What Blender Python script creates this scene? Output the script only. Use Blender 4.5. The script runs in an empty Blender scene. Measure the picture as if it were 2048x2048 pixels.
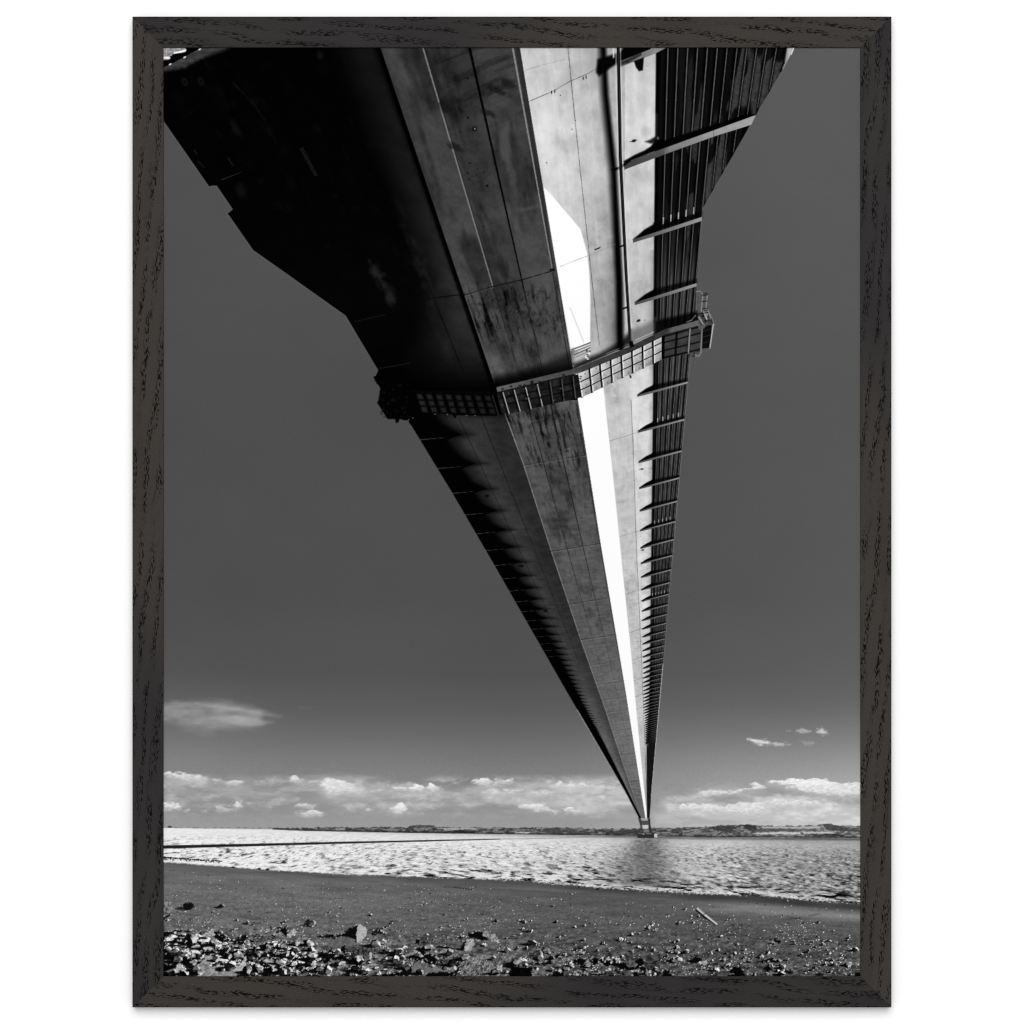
import numpy as np

# ------------------------------------------------------------------ the print's picture
# Tones of the black and white photographic print, computed procedurally in the print's own
# plane (units: 1 = 0.4 mm on the sheet). PX0..PY1 is the visible sheet inside the frame.
PX0, PX1, PY0, PY1 = 326.5, 1721.5, 94.5, 1953.5


def _h(ix, iy, s):
    a = (np.asarray(ix, np.int64) * 374761393 + np.asarray(iy, np.int64) * 668265263 + s * 982451653) & 0xFFFFFFFF
    a = ((a ^ (a >> 13)) * 1274126177) & 0xFFFFFFFF
    a = ((a ^ (a >> 16)) * 1181783497) & 0xFFFFFFFF
    return ((a ^ (a >> 15)) & 0xFFFFFF).astype(np.float32) / 16777215.0


def vn(x, y, s=0):
    x0 = np.floor(x); y0 = np.floor(y)
    fx = (x - x0).astype(np.float32); fy = (y - y0).astype(np.float32)
    fx = fx * fx * (3 - 2 * fx); fy = fy * fy * (3 - 2 * fy)
    a = _h(x0, y0, s); b = _h(x0 + 1, y0, s); c = _h(x0, y0 + 1, s); d = _h(x0 + 1, y0 + 1, s)
    return (a + (b - a) * fx) * (1 - fy) + (c + (d - c) * fx) * fy


def fbm(x, y, o=4, s=0, g=0.5):
    t = 0.0; a = 1.0; n = 0.0
    for i in range(o):
        t = t + a * vn(x * 2 ** i + 17.3 * i, y * 2 ** i - 9.1 * i, s + i); n += a; a *= g
    return t / n                                   # 0..1, mean 0.5


def ss(a, b, x):
    t = np.clip((x - a) / (b - a), 0, 1)
    return t * t * (3 - 2 * t)


class Sheet:
    def __init__(self, S):
        self.S = S
        self.nx = int(round((PX1 - PX0) * S)) + 1
        self.ny = int(round((PY1 - PY0) * S)) + 1
        self.xs = np.linspace(PX0, PX1, self.nx).astype(np.float32)
        self.ys = np.linspace(PY0, PY1, self.ny).astype(np.float32)
        self.X, self.Y = np.meshgrid(self.xs, self.ys)
        self.G = np.zeros((self.ny, self.nx), np.float32)
        self.L = np.zeros((self.ny, self.nx), np.uint8)

    def box(self, x0, y0, x1, y1):
        i0 = max(0, int((x0 - PX0) * self.S) - 1); i1 = min(self.nx, int((x1 - PX0) * self.S) + 3)
        j0 = max(0, int((y0 - PY0) * self.S) - 1); j1 = min(self.ny, int((y1 - PY0) * self.S) + 3)
        if i1 <= i0 or j1 <= j0:
            return None
        return np.s_[j0:j1, i0:i1]

    def put(self, sl, m, val, lab=None):
        self.G[sl] += (val - self.G[sl]) * m
        if lab is not None:
            self.L[sl][m > 0.5] = lab

    def sd(self, pts, pad=6.0, rough=0.0, fr=0.2, seed=1):
        p = np.array(pts, np.float32)
        sl = self.box(p[:, 0].min() - pad, p[:, 1].min() - pad, p[:, 0].max() + pad, p[:, 1].max() + pad)
        if sl is None:
            return None, None
        x = self.X[sl]; y = self.Y[sl]
        ins = np.zeros(x.shape, bool); d2 = np.full(x.shape, 1e9, np.float32)
        for k in range(len(p)):
            ax, ay = p[k]; bx, by = p[(k + 1) % len(p)]
            if ay != by:
                c = ((ay > y) != (by > y)) & (x < (bx - ax) * (y - ay) / (by - ay) + ax)
                ins ^= c
            ex, ey = bx - ax, by - ay
            t = np.clip(((x - ax) * ex + (y - ay) * ey) / (ex * ex + ey * ey + 1e-9), 0, 1)
            d2 = np.minimum(d2, (x - ax - t * ex) ** 2 + (y - ay - t * ey) ** 2)
        s = np.where(ins, 1, -1) * np.sqrt(d2)
        if rough:
            s = s + rough * (fbm(x * fr, y * fr, 3, seed) - 0.5) * 2
        return sl, s

    def fill(self, pts, val, op=1.0, soft=0.8, lab=None, rough=0.0, fr=0.2, seed=1):
        sl, s = self.sd(pts, 2 + 2 * soft + 1.5 * rough, rough, fr, seed)
        if sl is None:
            return
        m = ss(-soft, soft, s) * op
        v = val(self.X[sl], self.Y[sl]) if callable(val) else val
        self.put(sl, m, v, lab)

    def line(self, pts, w, val, op=1.0, soft=0.7, w1=None, brk=0.0, seed=3, lab=None):
        n = len(pts) - 1
        w1 = w if w1 is None else w1
        for k in range(n):
            ax, ay = pts[k]; bx, by = pts[k + 1]
            wa = w + (w1 - w) * k / n; wb = w + (w1 - w) * (k + 1) / n
            pad = max(wa, wb) + soft + 2
            sl = self.box(min(ax, bx) - pad, min(ay, by) - pad, max(ax, bx) + pad, max(ay, by) + pad)
            if sl is None:
                continue
            x = self.X[sl]; y = self.Y[sl]
            ex, ey = bx - ax, by - ay
            t = np.clip(((x - ax) * ex + (y - ay) * ey) / (ex * ex + ey * ey + 1e-9), 0, 1)
            d = np.sqrt((x - ax - t * ex) ** 2 + (y - ay - t * ey) ** 2)
            hw = 0.5 * (wa + (wb - wa) * t)
            m = ss(hw + soft, hw - soft, d) * op * np.minimum(1, (2 * hw + 2 * soft) / (4 * soft) + 0.2)
            if brk:
                m = m * (1 - brk * ss(0.4, 0.6, fbm(x * 0.12, y * 0.12, 2, seed)))
            v = val(x, y) if callable(val) else val
            self.put(sl, m, v, lab)

    def blob(self, cx, cy, rx, ry, val, op=1.0, soft=0.5, rot=0.0, rough=0.0, seed=1, lab=None):
        r = max(rx, ry) * 1.6 + 2
        sl = self.box(cx - r, cy - r, cx + r, cy + r)
        if sl is None:
            return
        x = self.X[sl] - cx; y = self.Y[sl] - cy
        c, s = np.cos(rot), np.sin(rot)
        d = np.sqrt(((x * c + y * s) / rx) ** 2 + ((-x * s + y * c) / ry) ** 2)
        if rough:
            d = d + rough * (fbm(self.X[sl] * 0.15, self.Y[sl] * 0.15, 3, seed) - 0.5) * 2
        self.put(sl, ss(1 + soft, 1 - soft, d) * op, val, lab)


def K(*kn):
    """A longitudinal line of the deck, as x over y."""
    a = np.array(sorted(kn), np.float32)
    def f(y):
        y = np.asarray(y, np.float32)
        v = np.interp(y, a[:, 0], a[:, 1])
        lo = a[0, 1] + (y - a[0, 0]) * (a[1, 1] - a[0, 1]) / (a[1, 0] - a[0, 0])
        return np.where(y < a[0, 0], lo, v).astype(np.float32)
    return f


L0 = K((631, 691), (741, 756), (848, 820), (986, 904), (1130, 988), (1380, 1131), (1581, 1248.8), (1634, 1277))
LA = K((550, 787), (830, 915.5), (1271, 1117), (1634, 1280))
LB = K((550, 849), (830, 961), (1100, 1069), (1634, 1281.5))
L3 = K((95, 761), (550, 915), (768, 989), (830, 1010), (930.6, 1046.6), (1103, 1102), (1282, 1161.5), (1417.7, 1209.5), (1531.8, 1247), (1634, 1282))
C1 = K((95, 846), (570, 985), (694, 1022), (818, 1057), (921.6, 1085.7), (1100, 1135), (1280, 1186), (1634, 1286))
C2 = K((95, 939), (570, 1045.8), (734, 1084), (807, 1101), (914, 1125), (1095.7, 1166.7), (1280, 1210), (1634, 1289))
C3 = K((95, 1025), (537, 1104), (699, 1133), (800, 1151), (950, 1176), (1088, 1199), (1280, 1231.5), (1634, 1290))
L4 = K((95, 1039.6), (570, 1119), (734, 1145.5), (800, 1156), (1088, 1201.5), (1280, 1234), (1380, 1250.8), (1640, 1291.5))
L5 = K((550, 1180.5), (690, 1181), (775, 1207), (800, 1210), (983, 1229.8), (1145, 1246), (1280, 1260), (1535.7, 1284), (1640, 1295))
L6 = K((95, 1136), (239, 1150), (570, 1185), (800, 1262), (890, 1266.4), (1094, 1273), (1340, 1284), (1640, 1296))
L7 = K((95, 1312), (313, 1309.5), (475, 1308), (800, 1306), (1145, 1302), (1310, 1300.3), (1476, 1297), (1640, 1296.3))
R0 = K((415, 1407), (438, 1404), (564, 1394), (620, 1392.5), (708, 1381), (800, 1373), (1280, 1330.5), (1575, 1304), (1640, 1299))
VY = 1650.0
TOP_LEFT = [(318, 88), (327, 242), (418, 373), (424, 371), (433, 371), (465, 418), (454, 427), (458, 431), (506, 500), (577, 550), (688, 629), (691, 631)]
SHORE = K((327, 1725), (440, 1733), (500, 1738), (670, 1748.5), (850, 1755), (1030, 1761), (1200, 1776), (1380, 1787.5), (1500, 1791), (1600, 1799), (1722, 1808))
FAR = K((327, 1656), (540, 1659), (600, 1662), (800, 1666), (1050, 1669.5), (1200, 1671), (1400, 1675), (1722, 1677))

SKY, FARSHORE, RIVER, MUD, DECK, GANTRY, TOWER, ROCK, STICK, CLOUD = range(10)


def paint(S=1.0):
    P = Sheet(S)
    X, Y, G, L = P.X, P.Y, P.G, P.L
    rng = np.random.RandomState(7)
    R = lambda a=0.0, b=1.0: rng.uniform(a, b)

    # ---------------------------------------------------------------- sky
    col = np.interp(P.ys, [95, 500, 900, 1200, 1350, 1420, 1470, 1510, 1550, 1600, 1660],
                    [81, 79, 77.5, 79, 84, 93, 106, 119, 130, 143, 158]).astype(np.float32)
    G[:] = col[:, None]
    right = np.clip((X - 1150) / 570, 0, 1)
    G += 3 * ss(1000, 1600, X) * (1 - ss(1200, 1500, Y))
    G += right * np.interp(Y, [1200, 1400, 1480, 1540, 1660], [6, 12, 22, 32, 50])
    G += 8 * ss(700, 327, X) * ss(1300, 1450, Y) * ss(1600, 1500, Y)
    G += (fbm(X * 0.004, Y * 0.006, 3, 5) - 0.5) * 5
    G += (fbm(X * 0.5, Y * 0.5, 2, 9) - 0.5) * (2.0 + 9 * ss(1480, 1560, Y))
    L[:] = SKY

    def cloud(pts, val, soft=5.0, rough=6.0, fr=0.05, seed=1, op=1.0, tex=25, fx=1.0, bottom=0.0, fade=0):
        sl, s = P.sd(pts, soft * 2 + rough * 2)
        if sl is None:
            return
        x = X[sl]; y = Y[sl]
        yt = min(p[1] for p in pts); yb = max(p[1] for p in pts)
        n = fbm(x * fr * fx, y * fr * 1.6, 5, seed, 0.58)
        sft = soft * (1 + bottom * ss(yt, yb, y))
        m = ss(-sft, sft, s + rough * (n - 0.5) * 3.2) * op
        v = val + tex * (fbm(x * fr * 1.7 * fx + 5, y * fr * 3 + 3, 4, seed + 40) - 0.5) * 2 - fade * ss(yt, yb, y)
        P.put(sl, m, v, None)
        L[sl][m > 0.55] = CLOUD

    # high wisp on the left
    cloud([(327, 1408), (380, 1404), (440, 1405), (500, 1415), (540, 1425), (560, 1432), (530, 1436), (548, 1446), (525, 1456), (470, 1456), (420, 1462), (370, 1456), (350, 1442), (327, 1440)],
          140, 13, 9, 0.022, 3, 0.95, 34, 0.6)
    cloud([(391, 1407), (430, 1408), (480, 1413), (520, 1425), (500, 1427), (450, 1422), (400, 1414)], 168, 8, 4, 0.03, 4, 0.75, 14, 0.5)
    cloud([(420, 1436), (470, 1432), (510, 1441), (528, 1450), (500, 1455), (460, 1448)], 166, 8, 4, 0.03, 5, 0.75, 14, 0.5)
    cloud([(352, 1440), (400, 1428), (402, 1434), (360, 1446)], 135, 6, 3, 0.03, 6, 0.5, 10, 0.5)
    cloud([(595, 1414), (625, 1414), (622, 1418), (600, 1418)], 104, 4, 2, 0.04, 7, 0.6, 5)
    # small bright ones on the right
    for pts, v, sd in (([(1497, 1478), (1508, 1481), (1530, 1480), (1540, 1485), (1545, 1489), (1520, 1489), (1508, 1485)], 240, 11),
                       ([(1546, 1487), (1565, 1486), (1582, 1489), (1565, 1493), (1550, 1491)], 200, 12),
                       ([(1594, 1462), (1605, 1460), (1622, 1463), (1618, 1466), (1602, 1465)], 190, 13),
                       ([(1634, 1460), (1645, 1458), (1658, 1466), (1648, 1469), (1634, 1464)], 225, 14),
                       ([(1574, 1464), (1581, 1462), (1580, 1465)], 150, 15),
                       ([(1600, 1483), (1614, 1484), (1626, 1486), (1622, 1490), (1608, 1489)], 170, 16)):
        cloud(pts, v, 3.0, 3.6, 0.16, sd, 0.92, 22, 0.6)
        cloud([(x, y + 1) for x, y in pts], v - 60, 5, 3, 0.1, sd + 60, 0.35, 12, 0.5)
    # low bank: grey veils first
    cloud([(327, 1560), (420, 1565), (560, 1575), (690, 1560), (800, 1580), (960, 1570), (1250, 1560), (1280, 1600), (1200, 1625), (900, 1600), (700, 1612), (327, 1595)],
          166, 22, 14, 0.016, 21, 0.8, 44, 0.35)
    cloud([(1040, 1580), (1100, 1567), (1200, 1572), (1260, 1585), (1275, 1615), (1180, 1625), (1050, 1612)], 202, 12, 10, 0.035, 22, 0.8, 40, 0.5)
    cloud([(700, 1560), (720, 1572), (690, 1590), (640, 1592), (560, 1580), (600, 1570)], 188, 12, 8, 0.03, 23, 0.7, 30, 0.4)
    cloud([(1310, 1628), (1420, 1600), (1560, 1602), (1721, 1600), (1721, 1650), (1310, 1650)], 205, 14, 8, 0.02, 24, 0.5, 14, 0.4)
    cloud([(1385, 1592), (1480, 1580), (1560, 1576), (1721, 1588), (1721, 1612), (1560, 1604), (1400, 1606)], 158, 9, 5, 0.03, 25, 0.75, 16, 0.35)
    cloud([(327, 1550), (420, 1560), (520, 1572), (640, 1585), (600, 1592), (480, 1580), (327, 1572)], 158, 10, 7, 0.03, 26, 0.7, 24, 0.4)
    cloud([(870, 1578), (960, 1574), (1060, 1580), (1100, 1592), (1000, 1604), (930, 1598)], 176, 12, 8, 0.03, 27, 0.7, 26, 0.4)
    cloud([(1020, 1585), (1070, 1572), (1110, 1575), (1100, 1600), (1050, 1604)], 176, 10, 8, 0.04, 28, 0.7, 30, 0.5)
    cloud([(700, 1604), (830, 1598), (960, 1604), (1100, 1620), (980, 1632), (760, 1628)], 168, 14, 8, 0.02, 29, 0.4, 16, 0.3)
    n1 = fbm(X * 0.011 + 2, Y * 0.045, 5, 401, 0.56); n2 = fbm(X * 0.05, Y * 0.11, 4, 403, 0.6)
    env = np.interp(Y, [1548, 1562, 1580, 1612, 1640], [0, 0.75, 1.0, 0.8, 0]) * ss(1292, 1270, X)
    env = np.maximum(env, np.interp(Y, [1562, 1585, 1600, 1630, 1652], [0, 0.5, 1.0, 1.0, 0.3]) * ss(1300, 1340, X))
    mk = env * ss(0.40, 0.60, n1 * 0.75 + n2 * 0.25)
    P.put(np.s_[:, :], mk * 0.8, np.interp(X, [327, 900, 1250, 1721], [172, 182, 192, 214]) + 90 * (n2 - 0.5) + 30 * (n1 - 0.5))
    P.put(np.s_[:, :], env * ss(0.42, 0.28, n1) * 0.35, 122)
    # low bank: lit tops
    tops = [([(327, 1546), (350, 1545), (375, 1549), (400, 1552), (415, 1556), (410, 1564), (375, 1562), (340, 1553)], 226, 31, 10),
            ([(425, 1560), (440, 1558), (450, 1566), (430, 1567)], 190, 32, 5),
            ([(452, 1566), (470, 1561), (490, 1562), (475, 1570), (455, 1570)], 215, 33, 6),
            ([(375, 1566), (400, 1572), (420, 1580), (395, 1578), (378, 1574)], 178, 34, 8),
            ([(522, 1562), (545, 1557), (560, 1559), (545, 1571), (525, 1567)], 180, 35, 10),
            ([(578, 1556), (592, 1554), (608, 1560), (600, 1565), (582, 1562)], 222, 36, 6),
            ([(640, 1566), (650, 1557), (668, 1558), (690, 1566), (710, 1572), (730, 1578), (722, 1584), (690, 1582), (660, 1590), (644, 1580)], 232, 37, 14),
            ([(610, 1562), (635, 1562), (640, 1575), (615, 1572)], 185, 38, 8),
            ([(327, 1607), (345, 1606), (358, 1611), (362, 1617), (340, 1620), (327, 1618)], 226, 39, 6),
            ([(366, 1622), (378, 1619), (376, 1626)], 180, 40, 4),
            ([(400, 1622), (412, 1619), (417, 1626)], 178, 41, 5),
            ([(432, 1616), (446, 1613), (462, 1616), (472, 1622), (450, 1625), (436, 1622)], 196, 42, 6),
            ([(468, 1612), (474, 1604), (482, 1605), (484, 1613), (474, 1617)], 220, 43, 4),
            ([(500, 1614), (507, 1611), (510, 1616)], 190, 44, 3), ([(532, 1614), (540, 1610), (543, 1616)], 190, 45, 3),
            ([(590, 1612), (598, 1606), (612, 1607), (630, 1611), (628, 1615), (604, 1615)], 210, 46, 5),
            ([(612, 1622), (622, 1617), (632, 1623), (646, 1625), (640, 1630), (618, 1632), (592, 1628)], 222, 47, 6),
            ([(693, 1620), (702, 1616), (707, 1621)], 205, 48, 4), ([(730, 1618), (738, 1615), (745, 1619), (735, 1621)], 222, 49, 3),
            ([(780, 1618), (790, 1612), (797, 1607), (803, 1605), (812, 1612), (815, 1619), (800, 1623), (790, 1622)], 240, 50, 2),
            ([(786, 1624), (795, 1622), (803, 1626), (793, 1629)], 215, 51, 2), ([(840, 1624), (845, 1625), (846, 1627)], 205, 52, 2),
            ([(751, 1586), (758, 1577), (766, 1580), (760, 1586)], 205, 53, 4), ([(771, 1573), (776, 1570), (778, 1576)], 190, 54, 2),
            ([(785, 1575), (797, 1573), (810, 1576), (817, 1579), (806, 1581), (788, 1577)], 225, 55, 3),
            ([(820, 1576), (832, 1569), (842, 1572), (852, 1579), (840, 1583), (826, 1581)], 238, 56, 4),
            ([(853, 1573), (860, 1567), (868, 1570), (876, 1576), (886, 1579), (866, 1581), (856, 1579)], 238, 57, 4),
            ([(905, 1568), (915, 1563), (924, 1564), (920, 1568)], 175, 58, 4),
            ([(945, 1561), (960, 1557), (975, 1559), (985, 1566), (970, 1571), (955, 1567)], 228, 59, 6),
            ([(985, 1562), (1000, 1558), (1025, 1560), (1027, 1565), (1000, 1568), (988, 1568)], 222, 60, 6),
            ([(965, 1584), (985, 1578), (1005, 1582), (1030, 1578), (1047, 1581), (1035, 1586), (1000, 1592), (980, 1596)], 214, 61, 14),
            ([(1102, 1571), (1118, 1564), (1130, 1568), (1142, 1562), (1152, 1570), (1168, 1563), (1180, 1571), (1200, 1572), (1240, 1574), (1236, 1577), (1200, 1577), (1160, 1578), (1120, 1576)], 226, 62, 8),
            ([(1060, 1588), (1085, 1581), (1108, 1583), (1105, 1594), (1080, 1590)], 210, 63, 10),
            ([(1035, 1613), (1060, 1607), (1072, 1606), (1095, 1615), (1120, 1622), (1110, 1626), (1075, 1622), (1055, 1618)], 226, 64, 7),
            ([(1125, 1618), (1140, 1613), (1155, 1620), (1175, 1624), (1150, 1627), (1132, 1624)], 222, 65, 6),
            ([(1180, 1598), (1210, 1592), (1215, 1600), (1190, 1603)], 205, 66, 8),
            ([(1335, 1598), (1352, 1594), (1375, 1598), (1362, 1601)], 195, 67, 8),
            ([(1340, 1616), (1365, 1611), (1380, 1608), (1410, 1609), (1450, 1614), (1475, 1608), (1500, 1605), (1530, 1609), (1540, 1622), (1520, 1630), (1450, 1624), (1400, 1620), (1365, 1618)], 230, 68, 10),
            ([(1385, 1592), (1400, 1586), (1420, 1582), (1450, 1583), (1470, 1580), (1490, 1577), (1512, 1572), (1530, 1577), (1500, 1578), (1470, 1585), (1430, 1589), (1400, 1594)], 232, 69, 5),
            ([(1500, 1569), (1512, 1565), (1530, 1575), (1516, 1575)], 238, 70, 3),
            ([(1533, 1562), (1545, 1558), (1570, 1562), (1588, 1556), (1610, 1559), (1640, 1557), (1665, 1563), (1690, 1567), (1721, 1566), (1721, 1588), (1680, 1590), (1620, 1584), (1572, 1575), (1590, 1570), (1560, 1568), (1540, 1566)], 240, 71, 5),
            ([(1530, 1602), (1550, 1599), (1590, 1602), (1620, 1601), (1645, 1604), (1640, 1610), (1600, 1614), (1560, 1616), (1540, 1610)], 224, 72, 8)]
    for pts, v, sd, so in tops:
        rr = min(3.6, so * 0.5 + 0.6)
        cloud([(x, y + 5) for x, y in pts], v - 46, so * 0.7 + 3, rr + 1, 0.05, sd + 200, 0.5, 22, 0.4, 1.5)
        cloud(pts, v + 4, max(1.3, so * 0.26), rr + 0.6, 0.14, sd, 0.95, 30, 0.7, 3.0, 22)

    # ---------------------------------------------------------------- far shore
    far = FAR(X)
    topo = np.interp(P.xs, [327, 545, 600, 640, 700, 760, 815, 822, 868, 872, 950, 1020, 1090, 1110, 1200, 1260, 1330, 1390, 1425, 1445, 1475, 1487, 1505, 1520, 1640, 1652, 1670, 1722],
                     [1656, 1656.5, 1657, 1655, 1655, 1654, 1655, 1651, 1651, 1655, 1656, 1656, 1655, 1655, 1658, 1658, 1656, 1655, 1653, 1652, 1651, 1649, 1650, 1652, 1651, 1648, 1650, 1653]).astype(np.float32)
    edge = topo[None, :] + (fbm(X * 0.16, Y * 0 + 3.0, 3, 77) - 0.5) * 5
    m = ss(-0.8, 0.8, Y - edge) * ss(0.8, -0.8, Y - far) * ss(540, 556, X)
    tex = fbm(X * 0.13, Y * 0.35, 4, 78, 0.6)
    v = 58 + 84 * ss(0.3, 0.82, tex) + 24 * ss(1300, 1700, X)
    v = np.where(Y > far - 3.5, v * 0.55 + 12, v)
    P.put(np.s_[:, :], m, v, FARSHORE)
    fields = [([(1505, 1667), (1560, 1664), (1600, 1665), (1602, 1669), (1520, 1669)], 205), ([(1604, 1664), (1660, 1664), (1672, 1667), (1610, 1668)], 200),
              ([(1520, 1654), (1640, 1653), (1640, 1657), (1530, 1659)], 178), 
              ([(1365, 1667), (1430, 1664), (1430, 1669), (1365, 1670)], 120), ([(880, 1657), (950, 1656), (955, 1659), (890, 1660)], 175),
              ([(1030, 1665), (1060, 1664), (1058, 1667), (1030, 1667)], 190), ([(670, 1657), (690, 1656), (690, 1660), (672, 1660)], 150)]
    for pts, v in fields:
        P.fill(pts, v, 0.9, 1.0, rough=1.2, fr=0.3)
    woods = [([(1425, 1655), (1440, 1651), (1465, 1651), (1473, 1657), (1450, 1664), (1428, 1662)], 50), ([(1485, 1652), (1496, 1649), (1512, 1652), (1515, 1662), (1500, 1662)], 42),
             ([(1505, 1660), (1540, 1657), (1590, 1658), (1590, 1662), (1510, 1664)], 70), ([(1645, 1650), (1655, 1648), (1675, 1652), (1700, 1658), (1721, 1660), (1721, 1664), (1690, 1663), (1655, 1661)], 58),
             ([(1625, 1670), (1660, 1668), (1690, 1670), (1688, 1673), (1628, 1673)], 42), ([(820, 1653), (830, 1651), (866, 1651), (868, 1655), (822, 1655)], 62),
             ([(890, 1663), (920, 1661), (950, 1664), (945, 1667), (880, 1666)], 28), ([(1086, 1658), (1115, 1656), (1130, 1664), (1100, 1668), (1090, 1664)], 60),
             ([(1220, 1664), (1250, 1660), (1280, 1660), (1280, 1668), (1222, 1669)], 48), ([(1130, 1660), (1150, 1658), (1160, 1667), (1135, 1668)], 66),
             ([(605, 1659), (622, 1656), (632, 1660), (610, 1662)], 38), ([(545, 1657), (598, 1657), (598, 1659), (545, 1659)], 50)]
    for i, (pts, v) in enumerate(woods):
        P.fill(pts, (lambda q: (lambda x, y: q + 8 + 45 * (fbm(x * 0.3, y * 0.4, 3, 60) - 0.4)))(v), 0.9, 0.9, rough=2.0, fr=0.25, seed=i, lab=FARSHORE)
    for k in range(14):
        P.blob(330 + k * 16 + R(-5, 5), 1656 + R(-1, 1), R(2, 6), 0.8, R(60, 130), 0.75, lab=FARSHORE)
    P.blob(339, 1654, 4.5, 1.8, 40, 0.9)

    # ---------------------------------------------------------------- river
    yw = np.maximum(Y - far, 0)
    m = ss(-0.7, 0.7, Y - far - 0.3)
    shore = SHORE(X)
    base = np.interp(X, [327, 700, 1000, 1150, 1250, 1310, 1380, 1450, 1550, 1721], [236, 226, 216, 206, 188, 168, 186, 190, 168, 156]).astype(np.float32)
    base = base + np.interp(yw, [0, 6, 14, 40, 120], [-30, 0, 12, 0, -8]) * ss(500, 1000, X)
    base -= 45 * ss(7, 2, yw) * ss(900, 1300, X)
    sh = -0.07 * ss(850, 450, X) + 0.14 * ss(600, 1200, X)
    yy = Y - sh * (X - 1024)
    wx = X + 14 * (fbm(X * 0.02, Y * 0.03, 3, 99) - 0.5)
    wy = yy + 4 * (fbm(X * 0.03, Y * 0.06, 3, 98) - 0.5)
    nz = ss(12, 95, yw)
    lay = lambda fx, fy, g, o, sd, q=0.5: fbm(wx * fx, wy * fy, o, sd, q) * (1 - nz) + fbm(wx * fx * g, wy * fy * g, o, sd + 50, q) * nz
    w1 = lay(0.15, 0.56, 0.62, 4, 101, 0.5)
    w2 = lay(0.075, 0.26, 0.62, 3, 203, 0.5)
    w3 = fbm(X * 0.24, yy * 0.7, 2, 105)
    con = ss(4, 52, yw)
    dark = ss(0.52, 0.25, w1 * 0.62 + w2 * 0.38) * con
    patch = ss(0.34, 0.62, fbm(X * 0.006, Y * 0.02, 3, 107))
    amp = np.interp(X, [327, 600, 1000, 1300, 1721], [105, 200, 215, 110, 70])
    v = base - amp * dark * (0.6 + 0.5 * patch) + 105 * (w1 - 0.5) * (0.25 + 0.75 * con) + 40 * (w3 - 0.5) * (0.4 + con)
    rt = ss(1340, 1480, X)
    w4 = lay(0.17, 0.62, 0.78, 4, 311, 0.55)
    v = v + rt * con * (185 * (w4 - 0.5) - 10)
    # the deck and tower mirrored as a soft grey column
    cw = np.where(X < 1294, np.interp(yw, [0, 30, 100], [26, 46, 84]), np.interp(yw, [0, 30, 100], [26, 34, 52]))
    cx = np.interp(yw, [0, 40, 100], [1298, 1294, 1290])
    colm = np.exp(-((X - cx) / cw) ** 2) * ss(0, 9, yw)
    v = v * (1 - 0.95 * colm) + (108 + 60 * (w3 - 0.5) + 80 * (w1 - 0.5)) * 0.95 * colm
    # longer dark ripples near the waterline
    nr = ss(34, 6, shore - Y) * ss(560, 760, X)
    rip = ss(0.46, 0.31, fbm(X * 0.035, (Y - 0.085 * (X - 327)) * 0.26, 3, 115, 0.5))
    v = v - 200 * rip * nr * np.interp(X, [500, 900, 1300, 1500, 1721], [0.4, 0.7, 1.0, 0.75, 0.8])
    foam = ss(15, 4, shore - Y) * (0.6 + 0.4 * ss(0.4, 0.6, fbm(X * 0.03, Y * 0.2, 2, 117)))
    v = v + (236 - v) * foam * 0.7 * (1 - 0.8 * rip)
    P.put(np.s_[:, :], m, np.clip(v, 8, 248), RIVER)
    # the bridge's shadow across the river
    shx = [(327, 1694.5), (480, 1691), (680, 1686), (850, 1682), (1000, 1678.5)]
    P.line(shx, 6.4, 26, 0.97, 1.0, 1.6)
    P.line([(1000, 1678.5), (1120, 1676.5), (1200, 1674)], 1.4, 120, 0.7, 1.0, 0.8)
    P.fill([(1205, 1675), (1240, 1671), (1275, 1669), (1275, 1671), (1230, 1675)], 90, 0.6, 1.4)

    # ---------------------------------------------------------------- mudflat
    d = Y - shore
    jag = (fbm(X * 0.2, Y * 0.3, 3, 120) - 0.5) * (3 + 4 * ss(900, 1100, X))
    m = ss(-2.2, 1.6, d + jag)
    b = np.interp(X, [327, 700, 1000, 1300, 1721], [106, 102, 94, 85, 88]).astype(np.float32)
    b = b - 14 * ss(16, 3, d) - np.interp(d, [0, 60, 140, 230], [0, 0, 5, 8])
    streak = fbm(X * 0.012, (Y - 0.045 * X) * 0.16, 4, 121, 0.6)
    fine = fbm(X * 0.25, Y * 0.5, 3, 123, 0.7)
    lump = fbm(X * 0.03, Y * 0.09, 4, 125, 0.6)
    v = b + 34 * (streak - 0.5) + 40 * (fine - 0.5) * ss(0, 80, d) + 12 * (fine - 0.5) + 46 * (lump - 0.5) * ss(40, 180, d)
    band = np.exp(-((d - 27 - 4 * (lump - 0.5)) / 10) ** 2) * ss(1330, 1480, X)
    v = v + 40 * band - 18 * np.exp(-((d - 9) / 7) ** 2) * ss(1300, 1450, X)
    rub = ss(1830, 1935, Y + 50 * (lump - 0.5)) * np.interp(X, [327, 480, 700, 1000, 1250, 1721], [1.0, 0.9, 0.6, 0.5, 0.4, 0.25])
    clod = fbm(X * 0.10, Y * 0.17, 5, 127, 0.68)
    v = v + rub * (190 * (clod - 0.5)) - rub * 60 * ss(0.47, 0.36, clod) + rub * 60 * ss(0.58, 0.70, clod)
    P.put(np.s_[:, :], m, np.clip(v, 4, 235), MUD)
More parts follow.
